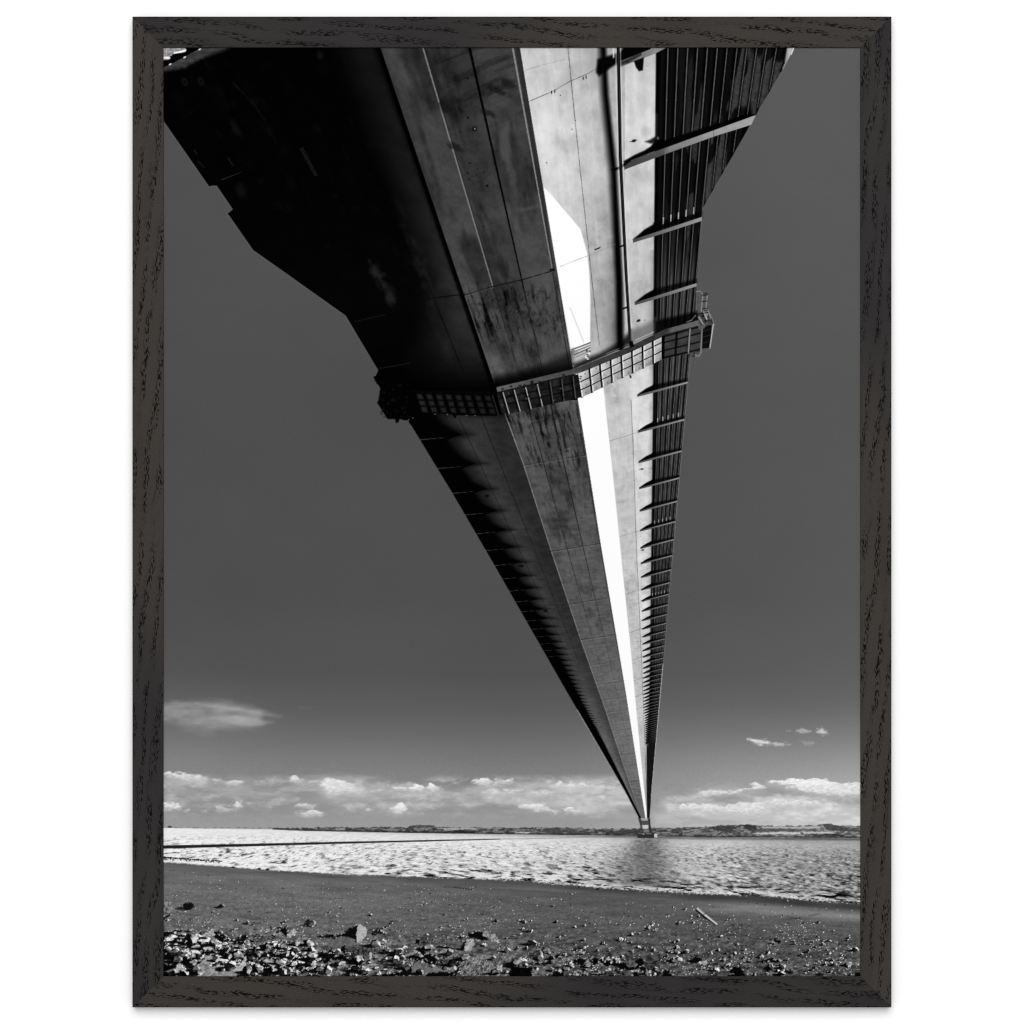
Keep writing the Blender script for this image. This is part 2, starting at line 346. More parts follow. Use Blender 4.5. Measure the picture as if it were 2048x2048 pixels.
    # speckled foam and wrack on the waterline
    for k in range(900):
        x = R(327, 1721)
        if x < 1000 and R() < 0.75:
            continue
        y = float(SHORE(x)) + R(-6, 3)
        if R() < 0.5 * (0.4 + 0.6 * (x > 1050)):
            P.blob(x, y, R(0.6, 2.4), R(0.4, 0.9), R(20, 90), 0.8)
        else:
            P.blob(x, y - 1, R(0.6, 2.6), R(0.4, 1.0), R(180, 250), 0.7)
    for k in range(170):
        t = R() ** 1.3
        P.blob(327 + t * 115 + R(-3, 3), 1715 + t * 8 + R(-1.2, 1.2) + R(0, 5) * (R() < 0.25), R(0.8, 2.2), R(0.6, 1.3), R(15, 80), 0.85)
    for x, y, w in ((775, 1747.5, 6), (798, 1747, 4), (465, 1735, 3), (518, 1738, 3), (535, 1739, 3), (1157, 1774, 2), (1195, 1779, 3)):
        P.blob(x, y, w, 1.7, 18, 0.95, rough=0.3)

    # ---------------------------------------------------------------- stones
    lx, ly, lz = 0.80, -0.30, 0.52                      # the low sun stands on the right

    def rock(cx, cy, w, h, seed, bright=1.0, tex=0.35, shadow=1.0, lab=None, flat=0.0, n=9, dark=0.04, rot=0.0):
        r = np.random.RandomState(seed)
        rx, ry = w / 2, h / 2
        if shadow > 0:
            for q in range(3):
                P.blob(cx - rx * (0.7 + 0.55 * q), cy + ry * (0.55 - 0.02 * q), rx * (0.85 - 0.12 * q), max(0.5, ry * (0.5 - 0.11 * q)), 8, 0.8 * shadow, 0.28, rough=0.25, seed=seed + q)
        sl = P.box(cx - rx * 1.5 - 2, cy - ry * 1.5 - 2, cx + rx * 1.5 + 2, cy + ry * 1.5 + 2)
        if sl is None:
            return
        x = (X[sl] - cx) / rx; y = (Y[sl] - cy) / ry
        if rot:
            xr_ = (X[sl] - cx) * np.cos(rot) + (Y[sl] - cy) * np.sin(rot); yr_ = -(X[sl] - cx) * np.sin(rot) + (Y[sl] - cy) * np.cos(rot)
            x = xr_ / rx; y = yr_ / ry
        wob = 0.22
        x = x + wob * (fbm(X[sl] * 2.2 / w, Y[sl] * 2.2 / w, 3, seed) - 0.5) * 2
        y = y + wob * (fbm(X[sl] * 2.2 / w + 9, Y[sl] * 2.2 / w, 3, seed + 5) - 0.5) * 2
        H = np.full(x.shape, 9.0, np.float32); sh = np.zeros(x.shape, np.float32)
        a0 = r.uniform(0, 6.28)
        for i in range(n):
            a = a0 + i * 6.283 / n * 1.0 + r.uniform(-0.35, 0.35)
            z = r.uniform(0.15, 0.75)
            c = np.sqrt(1 - z * z); nx_, ny_ = c * np.cos(a), c * np.sin(a)
            off = r.uniform(0.78, 1.0)
            hh = (off * c - nx_ * x - ny_ * y) / z
            q = nx_ * lx + ny_ * ly + z * lz
            k = hh < H
            H = np.where(k, hh, H); sh = np.where(k, max(q, 0.0), sh)
        top = r.uniform(0.5, 0.9)
        a = r.uniform(0, 6.28); z = 0.93
        q = 0.37 * np.cos(a) * lx + 0.37 * np.sin(a) * ly + z * lz - 0.06
        k = H > top
        sh = np.where(k, q * 0.9, sh)
        px = 1.2 * 2 / min(w, h)
        m = ss(-px * 0.6, px * 0.6, H)
        t = fbm(X[sl] * (0.12 + 2.5 / w), Y[sl] * (0.12 + 2.5 / w), 4, seed + 9, 0.65) - 0.5
        v = 255 * (dark + bright * 0.92 * sh ** 1.2) * (1 + 2 * tex * t) + 50 * tex * t
        P.put(sl, m, np.clip(v, 3, 245), lab)

    def pebble(x, y, s, v=None):
        s = min(s, 1.7)
        P.blob(x - s * 0.9, y + s * 0.15, s * R(0.8, 1.3), s * 0.5, R(10, 50), 0.75, 0.4)
        P.blob(x, y, s * R(0.7, 1.2), s * R(0.5, 0.85), v or R(140, 245), 0.9, 0.45, R(-0.5, 0.5))

    # scattered shells and pebbles over the mud
    for k in range(5600):
        x = R(330, 1718); t = R() ** 0.85
        y0 = float(SHORE(x)) + 14
        y = y0 + t * (1950 - y0)
        cl = float(fbm(np.float32(x * 0.012), np.float32(y * 0.03), 3, 131))
        left = 1.0 - 0.55 * (x > 1000) * (y < 1840)
        if R() > left * (0.2 + 3.2 * max(0, cl - 0.42)):
            continue
        s = 0.5 + 0.7 * R() ** 2 + (y - 1740) / 210.0 * R(0.2, 1.2)
        if R() < 0.72:
            pebble(x, y, s)
        else:
            P.blob(x, y, s * R(0.8, 1.8), s * R(0.4, 0.8), R(12, 50), 0.85, 0.4, rough=0.3, seed=k)
    # dark shallow streaks in the mud
    for k in range(240):
        x = R(330, 1718); y = 1815 + 138 * R() ** 0.7
        P.blob(x, y, R(3, 14), R(0.7, 1.8), R(25, 70), 0.45, 0.6, R(-0.2, 0.15), 0.6, k)
    # medium stones
    for k in range(1900):
        x = R(328, 1720); y = 1800 + 150 * R() ** 0.62
        dens = np.interp(x, [327, 500, 700, 1000, 1300, 1721], [0.9, 0.7, 0.5, 0.5, 0.4, 0.32]) * np.interp(y, [1800, 1840, 1880, 1950], [0.3, 0.5, 0.75, 0.9])
        cl = float(fbm(np.float32(x * 0.02), np.float32(y * 0.04), 3, 141))
        if R() > dens * (0.25 + 2.6 * max(0, cl - 0.40)):
            continue
        s = R(2.2, 5) + R() ** 3 * 10 * (y - 1790) / 160
        rock(x, y, s * R(1.0, 1.7), s * R(0.7, 1.1), k + 500, R(0.8, 1.4), 0.7, n=7, rot=R(-0.6, 0.4))
    # rubble heap at the left, getting denser to the corner
    for k in range(300):
        t = R(); x = 327 + 330 * R() ** 1.5; y = 1858 + 95 * R() ** 0.7
        lim = 1852 + (x - 327) * 0.17
        if y < lim:
            continue
        s = R(4.5, 12) + 12 * R() ** 2.5
        rock(x, y, s * R(1.0, 2.0), s * R(0.6, 1.0), k + 2000, R(0.75, 1.5), 0.85, 0.85, dark=0.03, n=7, rot=R(-0.9, 0.3))
    for k in range(420):
        x = 327 + 400 * R(); y = 1880 + 73 * R() ** 0.8
        if y < 1865 + (x - 327) * 0.14:
            continue
        P.blob(x, y, R(1, 3.4), R(0.8, 2.2), R(4, 30) if R() < 0.5 else R(130, 235), 0.85, 0.4, R(-1, 1), 0.4, k)

    def dark(pts, rough=3.0, v=6, op=0.95, seed=1):
        P.fill(pts, v, op, 1.4, rough=rough * 1.5 + 0.5, fr=0.2, seed=seed)
        cx_ = [p[0] for p in pts]; cy_ = [p[1] for p in pts]
        for q in range(int((max(cx_) - min(cx_)) * (max(cy_) - min(cy_)) / 45) + 2):
            i_ = rng.randint(len(pts)); t_ = R()
            x_ = cx_[i_] + (cx_[i_ - 1] - cx_[i_]) * t_ + R(-3, 3); y_ = cy_[i_] + (cy_[i_ - 1] - cy_[i_]) * t_ + R(-2, 2)
            P.blob(x_, y_, R(0.8, 3.0), R(0.6, 1.8), R(105, 225) if R() < .6 else R(8, 40), .8, .5, R(-1, 1), .4, q)

    def slab(pts, v, seed, tex=60, lab=ROCK, fr=0.16, pit=75):
        P.fill(pts, lambda x, y: np.clip(v + tex * 2 * (fbm(x * fr + (y * 0.12), y * fr * 0.8, 5, seed, 0.65) - 0.5) - pit * ss(0.46, 0.78, fbm(x * 0.3 + seed, y * 0.34, 4, seed + 3, 0.7)), 4, 245), 1, 0.9, lab, 4.2, 0.2, seed)

    # named big ones, left to right
    slab([(327, 1800), (338, 1798), (343, 1803), (340, 1812), (350, 1814), (350, 1828), (340, 1826), (327, 1836)], 130, 300, 50)
    dark([(327, 1835), (343, 1826), (341, 1831), (327, 1840)], 1.0)
    rock(377, 1813, 24, 18, 302, 0.35, 0.5, 0.5, ROCK); rock(443, 1813, 14, 9, 303, 0.9, 0.4)
    dark([(427, 1866), (446, 1869), (455, 1875), (440, 1876), (425, 1873)], 2, seed=6)
    slab([(405, 1868), (424, 1858), (430, 1860), (428, 1870), (412, 1876), (403, 1876)], 180, 304, 45)
    slab([(384, 1878), (392, 1873), (397, 1876), (394, 1884), (386, 1887)], 225, 305, 15)
    dark([(482, 1872), (495, 1872), (492, 1880), (475, 1876)], 2); dark([(495, 1880), (510, 1882), (508, 1888), (498, 1888)], 3)
    for k in range(70):
        x = R(500, 575); y = R(1855, 1888)
        P.blob(x, y, R(1.2, 4.0), R(0.7, 1.6), R(10, 45) if R() < 0.55 else R(110, 215), 0.8, 0.4, R(-0.6, 0.3), 0.4, k)
    slab([(574, 1870), (580, 1862), (588, 1857), (591, 1862), (589, 1869), (578, 1876)], 185, 306, 30)
    dark([(555, 1857), (570, 1855), (576, 1862), (572, 1872), (562, 1866)], 3, seed=7)
    dark([(610, 1841), (618, 1840), (616, 1848), (608, 1850)], 2, seed=8)
    rock(622, 1848, 20, 14, 307, 1.0, 0.5, 0.3, ROCK)
    slab([(584, 1884), (598, 1875), (615, 1878), (636, 1882), (628, 1889), (600, 1888)], 130, 308, 85)
    dark([(640, 1873), (660, 1869), (682, 1870), (682, 1874), (655, 1876)], 1.5)
    dark([(484, 1907), (508, 1903), (512, 1906), (505, 1909)], 1.5); rock(514, 1904, 13, 10, 309, 1.0, 0.4, 0, ROCK)
    dark([(595, 1909), (640, 1906), (655, 1904), (682, 1912), (682, 1922), (655, 1920), (640, 1915), (600, 1912)], 3, seed=9)
    dark([(327, 1931), (352, 1925), (358, 1927), (348, 1940), (343, 1956), (322, 1956)], 3, seed=10)
    dark([(362, 1918), (378, 1914), (395, 1928), (388, 1936), (372, 1936), (360, 1930)], 3, seed=11)
    slab([(345, 1953), (352, 1935), (357, 1924), (363, 1931), (362, 1944), (355, 1956)], 170, 310, 60)
    slab([(360, 1945), (380, 1936), (400, 1934), (397, 1956), (350, 1956)], 55, 311, 40)
    slab([(395, 1956), (396, 1930), (404, 1922), (410, 1912), (424, 1912), (426, 1922), (416, 1930), (430, 1934), (475, 1934), (472, 1956)], 150, 312, 70, pit=45)
    slab([(472, 1935), (484, 1924), (492, 1914), (491, 1930), (484, 1944), (478, 1953), (472, 1945)], 190, 313, 40)
    slab([(406, 1896), (418, 1894), (426, 1900), (414, 1906)], 195, 314, 35)
    slab([(378, 1916), (386, 1909), (392, 1924), (388, 1930), (380, 1926)], 190, 315, 40)
    rock(557, 1893, 12, 11, 316, 1.2, 0.3, 0.8, ROCK); rock(603, 1934, 12, 18, 317, 1.2, 0.4, 0.6, ROCK); rock(655, 1940, 18, 24, 318, 1.2, 0.4, 0.6, ROCK)
    rock(593, 1946, 11, 14, 319, 1.1, 0.4, 0.5)
    # the pale upright stone and the dome behind it
    dark([(668, 1870), (690, 1867), (700, 1855), (715, 1851), (716, 1868), (712, 1884), (700, 1876), (670, 1874)], 1.2, seed=12)
    P.fill([(665, 1882), (675, 1875), (690, 1873), (703, 1877), (712, 1886), (700, 1896), (665, 1900)], lambda x, y: 92 + 50 * (fbm(x * .15, y * .2, 3, 3) - .5), 0.95, 1, ROCK, 2)
    slab([(714, 1884), (713, 1868), (716, 1854), (720, 1850), (732, 1854), (734, 1864), (732, 1876), (724, 1885)], 178, 320, 28, fr=0.3, pit=20)
    dark([(745, 1862), (757, 1856), (752, 1868), (744, 1870)], 2, seed=13); rock(762, 1864, 14, 10, 321, 0.8, 0.5, 0.2)
    P.fill([(735, 1870), (742, 1868), (746, 1876), (739, 1880)], 110, 0.9, 1)
    slab([(690, 1904), (700, 1894), (722, 1889), (738, 1893), (746, 1903), (744, 1917), (725, 1924), (700, 1918), (688, 1912)], 78, 322, 75, fr=0.22)
    dark([(670, 1912), (685, 1908), (695, 1918), (718, 1920), (735, 1924), (700, 1926), (672, 1920)], 2.5, seed=14)
    dark([(682, 1892), (692, 1890), (690, 1908), (682, 1906)], 2.5, seed=15)
    slab([(740, 1905), (746, 1903), (745, 1916), (741, 1920)], 190, 323, 25)
    rock(700, 1945, 14, 22, 324, 1.1, 0.5, 0.6); rock(757, 1949, 12, 14, 325, 1.2, 0.3, 0.6)
    dark([(760, 1950), (800, 1944), (806, 1930), (820, 1922), (826, 1935), (822, 1953), (760, 1956)], 2, seed=16)
    slab([(824, 1952), (822, 1934), (835, 1929), (860, 1935), (880, 1938), (908, 1941), (908, 1946), (870, 1944), (852, 1950), (845, 1956), (826, 1956)], 112, 326, 40, pit=30)
    dark([(855, 1947), (880, 1944), (910, 1944), (912, 1956), (850, 1956)], 1.5, seed=17)
    slab([(806, 1912), (820, 1907), (842, 1893), (850, 1897), (838, 1908), (820, 1918), (810, 1918)], 140, 327, 60)
    dark([(812, 1918), (832, 1908), (836, 1896), (850, 1902), (864, 1910), (876, 1920), (872, 1932), (856, 1928), (840, 1922)], 3, v=4, seed=18)
    for k in range(60):
        P.blob(R(830, 890), R(1892, 1926), R(1, 3.4), R(0.8, 1.9), R(8, 40) if R() < 0.4 else R(120, 230), 0.8, 0.4, R(-1, 1), 0.4, k)
    dark([(828, 1886), (838, 1876), (840, 1888)], 2, seed=19); slab([(841, 1890), (842, 1876), (852, 1875), (857, 1888)], 72, 328, 30)
    dark([(925, 1873), (940, 1868), (952, 1864), (962, 1864), (968, 1872), (978, 1880), (955, 1880)], 2.5, seed=20)
    slab([(964, 1874), (968, 1864), (976, 1862), (978, 1870), (988, 1868), (996, 1880), (998, 1886), (985, 1884), (980, 1878), (972, 1874)], 165, 329, 80)
    dark([(870, 1894), (892, 1894), (918, 1898), (928, 1896), (926, 1902), (900, 1900)], 1.2, seed=21)
    dark([(922, 1896), (928, 1884), (936, 1879), (932, 1890), (929, 1904), (922, 1902)], 1.5, seed=22)
    slab([(929, 1903), (930, 1888), (936, 1880), (946, 1878), (950, 1886), (946, 1892), (946, 1902), (938, 1904)], 168, 330, 50, pit=40)
    slab([(922, 1956), (918, 1935), (920, 1918), (940, 1914), (958, 1918), (985, 1928), (1000, 1948), (995, 1956)], 120, 331, 110, fr=0.3)
    slab([(990, 1925), (1000, 1912), (1018, 1912), (1028, 1922), (1020, 1932), (1003, 1932)], 105, 332, 80, fr=0.28)
    slab([(992, 1944), (996, 1932), (1004, 1930), (1003, 1946)], 190, 333, 35)
    dark([(908, 1920), (918, 1914), (918, 1950), (908, 1956)], 2.5, seed=23)
    slab([(904, 1932), (910, 1930), (914, 1936), (911, 1942)], 210, 334, 20)
    # chunky broken stones along the front
    for k in range(74):
        x = 334 + 760 * R() ** 1.25; y = 1878 + 70 * R() ** 0.8
        w = R(10, 19) + 12 * R() ** 2 * (y > 1905)
        rock(x, y, w * R(1.0, 1.35), w * R(0.62, 0.95), 7000 + k, R(0.75, 1.2), 0.7, 1.0, ROCK if w > 15 else None, n=6, rot=R(-0.5, 0.3), dark=0.02)
    for k in range(26):
        x = R(1060, 1715); y = R(1905, 1950); w = R(7, 14)
        rock(x, y, w * R(1.0, 1.35), w * R(0.65, 0.95), 7300 + k, R(0.6, 1.0), 0.7, 1.0, None, n=6, rot=R(-0.5, 0.3), dark=0.02)
    # right half
    dark([(1020, 1938), (1032, 1932), (1066, 1936), (1066, 1956), (1014, 1956)], 2.5, v=3, seed=24)
    slab([(1066, 1956), (1066, 1942), (1090, 1938), (1092, 1956)], 110, 335, 60)
    for x, y, w, h, sd in ((1034, 1897, 7, 10, 340), (1053, 1896, 8, 9, 341), (1098, 1906, 9, 7, 342), (1080, 1912, 16, 24, 343), (1130, 1908, 10, 11, 344), (1142, 1929, 14, 13, 345),
                           (1165, 1907, 12, 9, 346), (1195, 1901, 8, 7, 347), (1244, 1913, 10, 9, 348), (1206, 1886, 10, 9, 349), (1262, 1885, 9, 6, 350), (1239, 1881, 8, 8, 351),
                           (1119, 1874, 9, 6, 352), (1112, 1844, 9, 7, 353), (1050, 1844, 7, 9, 354), (1062, 1843, 6, 7, 355), (1060, 1862, 18, 8, 356), (1298, 1855, 9, 11, 357), (1311, 1860, 10, 8, 358), (1358, 1846, 8, 9, 359),
                           (1357, 1881, 6, 9, 360), (1345, 1919, 12, 12, 361), (1354, 1905, 12, 8, 362), (1288, 1898, 8, 7, 363), (1646, 1888, 8, 9, 364), (1631, 1894, 7, 6, 365), (1547, 1886, 12, 9, 366),
                           (1603, 1910, 9, 8, 367), (1653, 1928, 12, 10, 368), (1697, 1934, 6, 6, 369), (1470, 1907, 10, 9, 370), (1463, 1913, 8, 8, 371), (1490, 1915, 8, 7, 372), (1448, 1919, 9, 12, 373),
                           (1523, 1913, 14, 9, 374), (1537, 1906, 10, 8, 375), (1558, 1922, 16, 8, 376), (1542, 1932, 14, 14, 377), (1437, 1900, 8, 8, 378), (1490, 1900, 10, 6, 379), (1701, 1949, 8, 8, 380), (1612, 1914, 5, 4, 381)):
        rock(x, y, w * 0.85, h * 0.95, sd, 1.0, 0.75, 0.9, ROCK if w > 9 else None)
        for q in range(3):
            P.blob(x + R(-9, 9), y + R(-3, 5), R(0.8, 2.2), R(0.6, 1.4), R(10, 40) if R() < .5 else R(120, 220), .85, .4, R(-1, 1), .3, sd + q)
    dark([(1145, 1920), (1170, 1917), (1190, 1920), (1200, 1928), (1160, 1930), (1145, 1926)], 3, seed=25)
    dark([(1178, 1916), (1205, 1918), (1232, 1925), (1275, 1930), (1290, 1925), (1292, 1940), (1250, 1942), (1215, 1932), (1185, 1930)], 3, v=4, seed=26)
    slab([(1172, 1924), (1176, 1920), (1182, 1928), (1180, 1932)], 150, 382, 40); slab([(1196, 1930), (1198, 1922), (1205, 1926), (1204, 1932)], 150, 383, 40)
    for k in range(34):
        P.blob(R(1205, 1240), R(1915, 1926), R(1, 2.6), R(0.8, 2.6), R(150, 240) if R() < 0.7 else 15, 0.85, 0.4, R(-1, 1), 0.3, k)
    slab([(1252, 1928), (1262, 1920), (1275, 1922), (1272, 1934), (1256, 1936)], 90, 384, 60)
    dark([(1270, 1922), (1284, 1916), (1290, 1926), (1278, 1936)], 2, seed=27)
    dark([(1105, 1946), (1118, 1939), (1128, 1945), (1125, 1956), (1102, 1956)], 2, seed=28); slab([(1112, 1941), (1120, 1940), (1128, 1946), (1122, 1947)], 190, 385, 30)
    for k in range(90):
        x = R(1140, 1345); y = R(1938, 1953)
        P.blob(x, y, R(1, 3.6), R(0.8, 2.4), R(10, 45) if R() < 0.6 else R(120, 235), 0.8, 0.4, R(-0.4, 1), 0.4, k)
    dark([(1265, 1948), (1275, 1944), (1282, 1956), (1260, 1956)], 2, seed=29); dark([(1325, 1942), (1335, 1938), (1350, 1956), (1325, 1956)], 3, seed=30)
    dark([(1375, 1921), (1395, 1914), (1408, 1920), (1400, 1926), (1376, 1925)], 2, seed=31); slab([(1399, 1925), (1412, 1922), (1418, 1929), (1405, 1930)], 195, 386, 50)
    dark([(1408, 1928), (1436, 1928), (1420, 1931)], 1.2, seed=32)
    dark([(1460, 1938), (1470, 1934), (1480, 1935), (1490, 1948), (1496, 1956), (1450, 1956), (1466, 1950)], 1.5, v=4, seed=33)
    dark([(1525, 1922), (1545, 1916), (1556, 1924), (1540, 1925)], 2, seed=34); dark([(1540, 1880), (1560, 1879), (1562, 1888), (1548, 1886)], 2, seed=35)
    P.blob(1577, 1945, 10, 3.5, 12, 0.9, 0.3, 0.1, 0.3); P.blob(1638, 1950, 8, 3, 14, 0.9, 0.3, 0.1, 0.3); P.blob(1717, 1950, 7, 5, 6, 0.95, 0.3, 0, 0.3)
    for k in range(14):
        P.blob(1453 + 1.5 * k + R(-3, 3), 1878 + 1.2 * k + R(-2, 2), R(1.5, 4), R(1, 2), R(14, 40) if k % 3 else 170, 0.8, 0.5, 0.6, 0.3, k)
    P.line([(1108, 1888), (1160, 1879), (1205, 1864), (1260, 1857)], 1.4, 118, 0.6, 0.8)
    P.line([(1110, 1891), (1135, 1889), (1160, 1883)], 4, 50, 0.5, 2)
    P.line([(1655, 1929), (1675, 1933)], 2.4, 25, 0.8, 1, 0.8)
    # driftwood pole
    P.line([(1394, 1821), (1408, 1834), (1432, 1850)], 5, 12, 0.9, 1.0, 2)
    P.line([(1396, 1818), (1410, 1830), (1434, 1849)], 4.6, 205, 1.0, 0.8, 3.0, lab=STICK)
    P.line([(1397, 1817.5), (1409, 1828)], 1.6, 120, 0.6, 0.8); P.line([(1407, 1830), (1411, 1828)], 1.4, 40, 0.9, 0.6)
    # row of tiny tracks
    for k in range(12):
        P.blob(908 + k * 3.2, 1774.5 + k * 0.5 + R(-.6, .6), 1.1, 1.5, 25, 0.8, 0.4)
    P.line([(890, 1773.5), (912, 1776)], 1.2, 60, 0.7, 0.7)

    # ---------------------------------------------------------------- bridge deck
    dd = np.maximum(VY - Y, 4.0)
    cr = (X - 1290) / dd                                # across the deck
    tt = 1000.0 / dd                                    # along the deck
    a = lambda f: f(Y)
    xl0, xA, xB, x3, x4, x5, x6, x7, xr = [a(f) for f in (L0, LA, LB, L3, L4, L5, L6, L7, R0)]
    c1, c2, c3 = C1(Y), C2(Y), C3(Y)
    e = lambda s, w=0.8: ss(-w, w, s)
    ylim = e(1637 - Y)
    nT = fbm(cr * 40, tt * 55, 4, 201, 0.6)             # streaks across
    nL = fbm(cr * 160, tt * 14, 4, 203, 0.6)            # streaks along
    nB = fbm(X * 0.035, Y * 0.035, 4, 205, 0.6)
    nF = fbm(X * 0.22, Y * 0.22, 3, 207, 0.6)

    # right dark ribbed cantilever panel
    RT = [(1300, 88), (1592, 88), (1588, 95), (1565, 140), (1513, 229), (1407, 415)]
    m = e(X - x7, 1.0) * e(xr - X) * ylim * (Y > 415)
    mt = np.zeros_like(m)
    sl, s = P.sd(RT + [(1404, 438), (1300, 438)], 4)
    mt[sl] = ss(-0.8, 0.8, s)
    m = np.maximum(m, mt * e(X - x7, 1.0) * (Y <= 430))
    rust = ss(0.47, 0.56, fbm(cr * 70, tt * 22, 3, 211))
    ph = (-(1292 - X) / dd - 0.0285) / 0.0127
    cell = ph - np.floor(ph)
    v = 6 + 92 * np.clip(1 - np.abs(cell - 0.4) / 0.5, 0, 1) ** 1.2 * (0.3 + 0.7 * ss(450, 600, Y)) * (0.35 + 0.9 * nL) * ss(1640, 1300, Y)
    up = ss(560, 430, Y)
    v = v * (1 - 0.5 * up) + up * (rust * ss(1340, 1440, X + 0.1 * (Y - 95)) * (44 + 30 * (nF - 0.5)) * ss(0.03, 0.25, cell) * ss(1.0, 0.8, cell))
    v = v * ss(0, 14, X - x7)
    P.put(np.s_[:, :], m, v, DECK)
    for j in range(13):
        mj = 0.0285 + 0.0127 * j
        ys = np.array([88, 200, 320, 430, 600, 800, 1000, 1200, 1330])
        pts = [(1292 + mj * (VY - y), y) for y in ys]
        pts = [(x, y) for x, y in pts if x < float(R0(y)) - 1 if y > 415] if j > 5 else pts
        if j > 5:
            y0 = 88; ye = 95 + (12 - j) * 44 + 40
            pts = [(1292 + mj * (VY - y), y) for y in np.linspace(88, 430, 20)]
            q = []
            for x, y in pts:
                lim = np.interp(y, [88, 95, 140, 229, 415, 438], [1592, 1588, 1565, 1513, 1407, 1404])
                if x < lim - 2:
                    q.append((x, y))
            pts = q
        if len(pts) > 1:
            P.line(pts, 2.2 if j < 6 else 1.7, 122, 0.75, 0.8, 0.7 if j < 6 else 1.2)
            P.line([(x - 3.2, y) for x, y in pts], 3.0, 0, 0.7, 1.2, 0.5)

    # light panel with the sunlit strip
    m = e(X - x4) * e(x7 - X, 2.2) * ylim
    v = 206 + 34 * (nB - 0.5) + 26 * (nT - 0.5) + 22 * (nL - 0.5) + 8 * (nF - 0.5) - 26 * ss(1060, 1215, X - 0.1 * (Y - 95)) * (Y < 700) * (X < 1250) + np.interp(Y, [95, 250, 420, 650, 800, 1640], [-6, 10, 2, -26, 0, -6])
    v = v + 10 * e(X - x6, 3) * (Y > 700) - 8 * (1 - e(X - x6, 3)) * (Y > 700)
    v = v - 16 * ss(0.5, 0.8, fbm(cr * 60, tt * 40, 4, 213, 0.6))
    v = v - 30 * ss(12, 0, x7 - X) * (Y > 500)
    # soft shadow of the service rail
    bx = np.interp(Y, [95, 189, 338, 562, 690], [1205, 1210, 1226, 1239, 1241])
    bw = np.interp(Y, [95, 300, 690], [9.5, 10, 8])
    sdw = np.where(X < bx, ss(bw * 1.7, -bw * 0.3, bx - X), ss(bw * 1.3, bw * 0.2, X - bx)) * e(700 - Y)
    v = v * (1 - 0.985 * sdw)
    v = v - 50 * ss(40, 0, bx - X) * (X < bx) * e(700 - Y) * ss(330, 600, Y)
    P.put(np.s_[:, :], m, np.clip(v, 2, 246), DECK)
    # sunlit strip
    m = e(X - x4) * e(x5 - X, 1.4) * e(Y - 730) * ylim
    P.put(np.s_[:, :], m, np.float32(254), DECK)
    P.fill([(1087, 374), (1100, 386), (1161, 457.6), (1175, 507), (1179, 549.5), (1181, 600), (1180.5, 684), (1142, 701), (1119, 570)], 254, 1, 1.6, DECK)
    # edges seen along the light panel
    yy_ = np.linspace(90, 690, 40)
    P.line([(float(L6(y)) if y < 570 else 1185 + (y - 570) * 0.117, y) for y in yy_], 1.5, 45, 0.75, 0.7, 1.3, 0.4)
    yy_ = np.linspace(800, 1600, 60)
    P.line([(float(L6(y)), y) for y in yy_], 1.4, 70, 0.7, 0.7, 0.8, 0.3)
    P.line([(float(L5(y)) + 0.5, y) for y in yy_], 1.2, 190, 0.7, 0.8, 0.6)
    P.line([(1140, 615), (1168, 685)], 2.0, 205, 0.8, 1.0)
    # transverse joints over the light panel
    for k in range(9):
        q = 1.302 + 0.4335 * (k - 1)
        ya = VY - 1000 / q; yb = VY - 1000 / (q * 0.974)
        if ya < 700:
            continue
        yb = VY - (VY - ya) * 1.030
        P.line([(float(L5(ya)), ya), (float(L7(yb)), yb - 3)], 1.2, 120, 0.7, 0.6, 0.8, 0.5, seed=k)
    P.line([(1052, 205), (1110, 180), (1140, 162), (1175, 147), (1196, 135)], 1.6, 70, 0.8, 0.8, 1.4, 0.5)
    P.line([(1050, 140), (1090, 128), (1130, 118)], 2.0, 140, 0.6, 1.2, 1.2, 0.5)
    P.line([(1120, 533), (1165, 515), (1180, 510), (1232, 488)], 1.2, 120, 0.6, 0.7, 1.2, 0.4)
    P.line([(1190, 499), (1200, 495)], 2.6, 30, 0.9, 0.7)
    for x, y in ((1166.5, 156), (1172.5, 153.5), (1103.5, 184), (1109.5, 182)):
        P.blob(x, y, 1.3, 3.6, 25, 0.95, 0.3); P.blob(x, y, 0.4, 1.4, 120, 0.5, 0.4)
    for x, y in ((1093, 325), (1151, 240), (1144, 258), (1121, 190), (1290, 640)):
        P.blob(x, y, 1.2, 1.2, 40, 0.8)
    # stained lower lip of the light panel right of the rail
    P.fill([(1256, 240), (1300, 225), (1310, 230), (1309, 300), (1262, 318)], 222, 0.5, 10)
    for k in range(26):
        P.blob(R(1258, 1306), R(228, 420), R(4, 11), R(5, 16), R(170, 195), 0.3, 0.7, R(-.5, .5), 0.4, k)

    # grey underside
    m = e(X - x3) * e(x4 - X) * ylim
    v = np.interp(Y, [95, 250, 400, 560, 590, 700, 830, 1000, 1200, 1350, 1480, 1640], [58, 57, 63, 66, 68, 74, 82, 82, 87, 100, 110, 106])
    v = v + (34 * (nT - 0.5) + 22 * (nB - 0.5)) * np.interp(Y, [95, 500, 900, 1640], [0.8, 0.8, 1.0, 0.9]) + 10 * (nF - 0.5)
    v = v + np.where((X > c1) & (X < c2), -5, 3) * ss(1300, 1000, Y)
    # grime: close behind the joint at 590 and near the gantry, growing along the plates
    g1 = ss(0.43, 0.74, fbm(cr * 110, tt * 16, 5, 221, 0.68)) * np.interp(Y, [560, 590, 630, 680, 720, 790, 830, 870, 930, 945, 1640], [0, 0.8, 1.0, 0.6, 0.1, 0.3, 1.0, 0.9, 0.8, 0.1, 0.1])
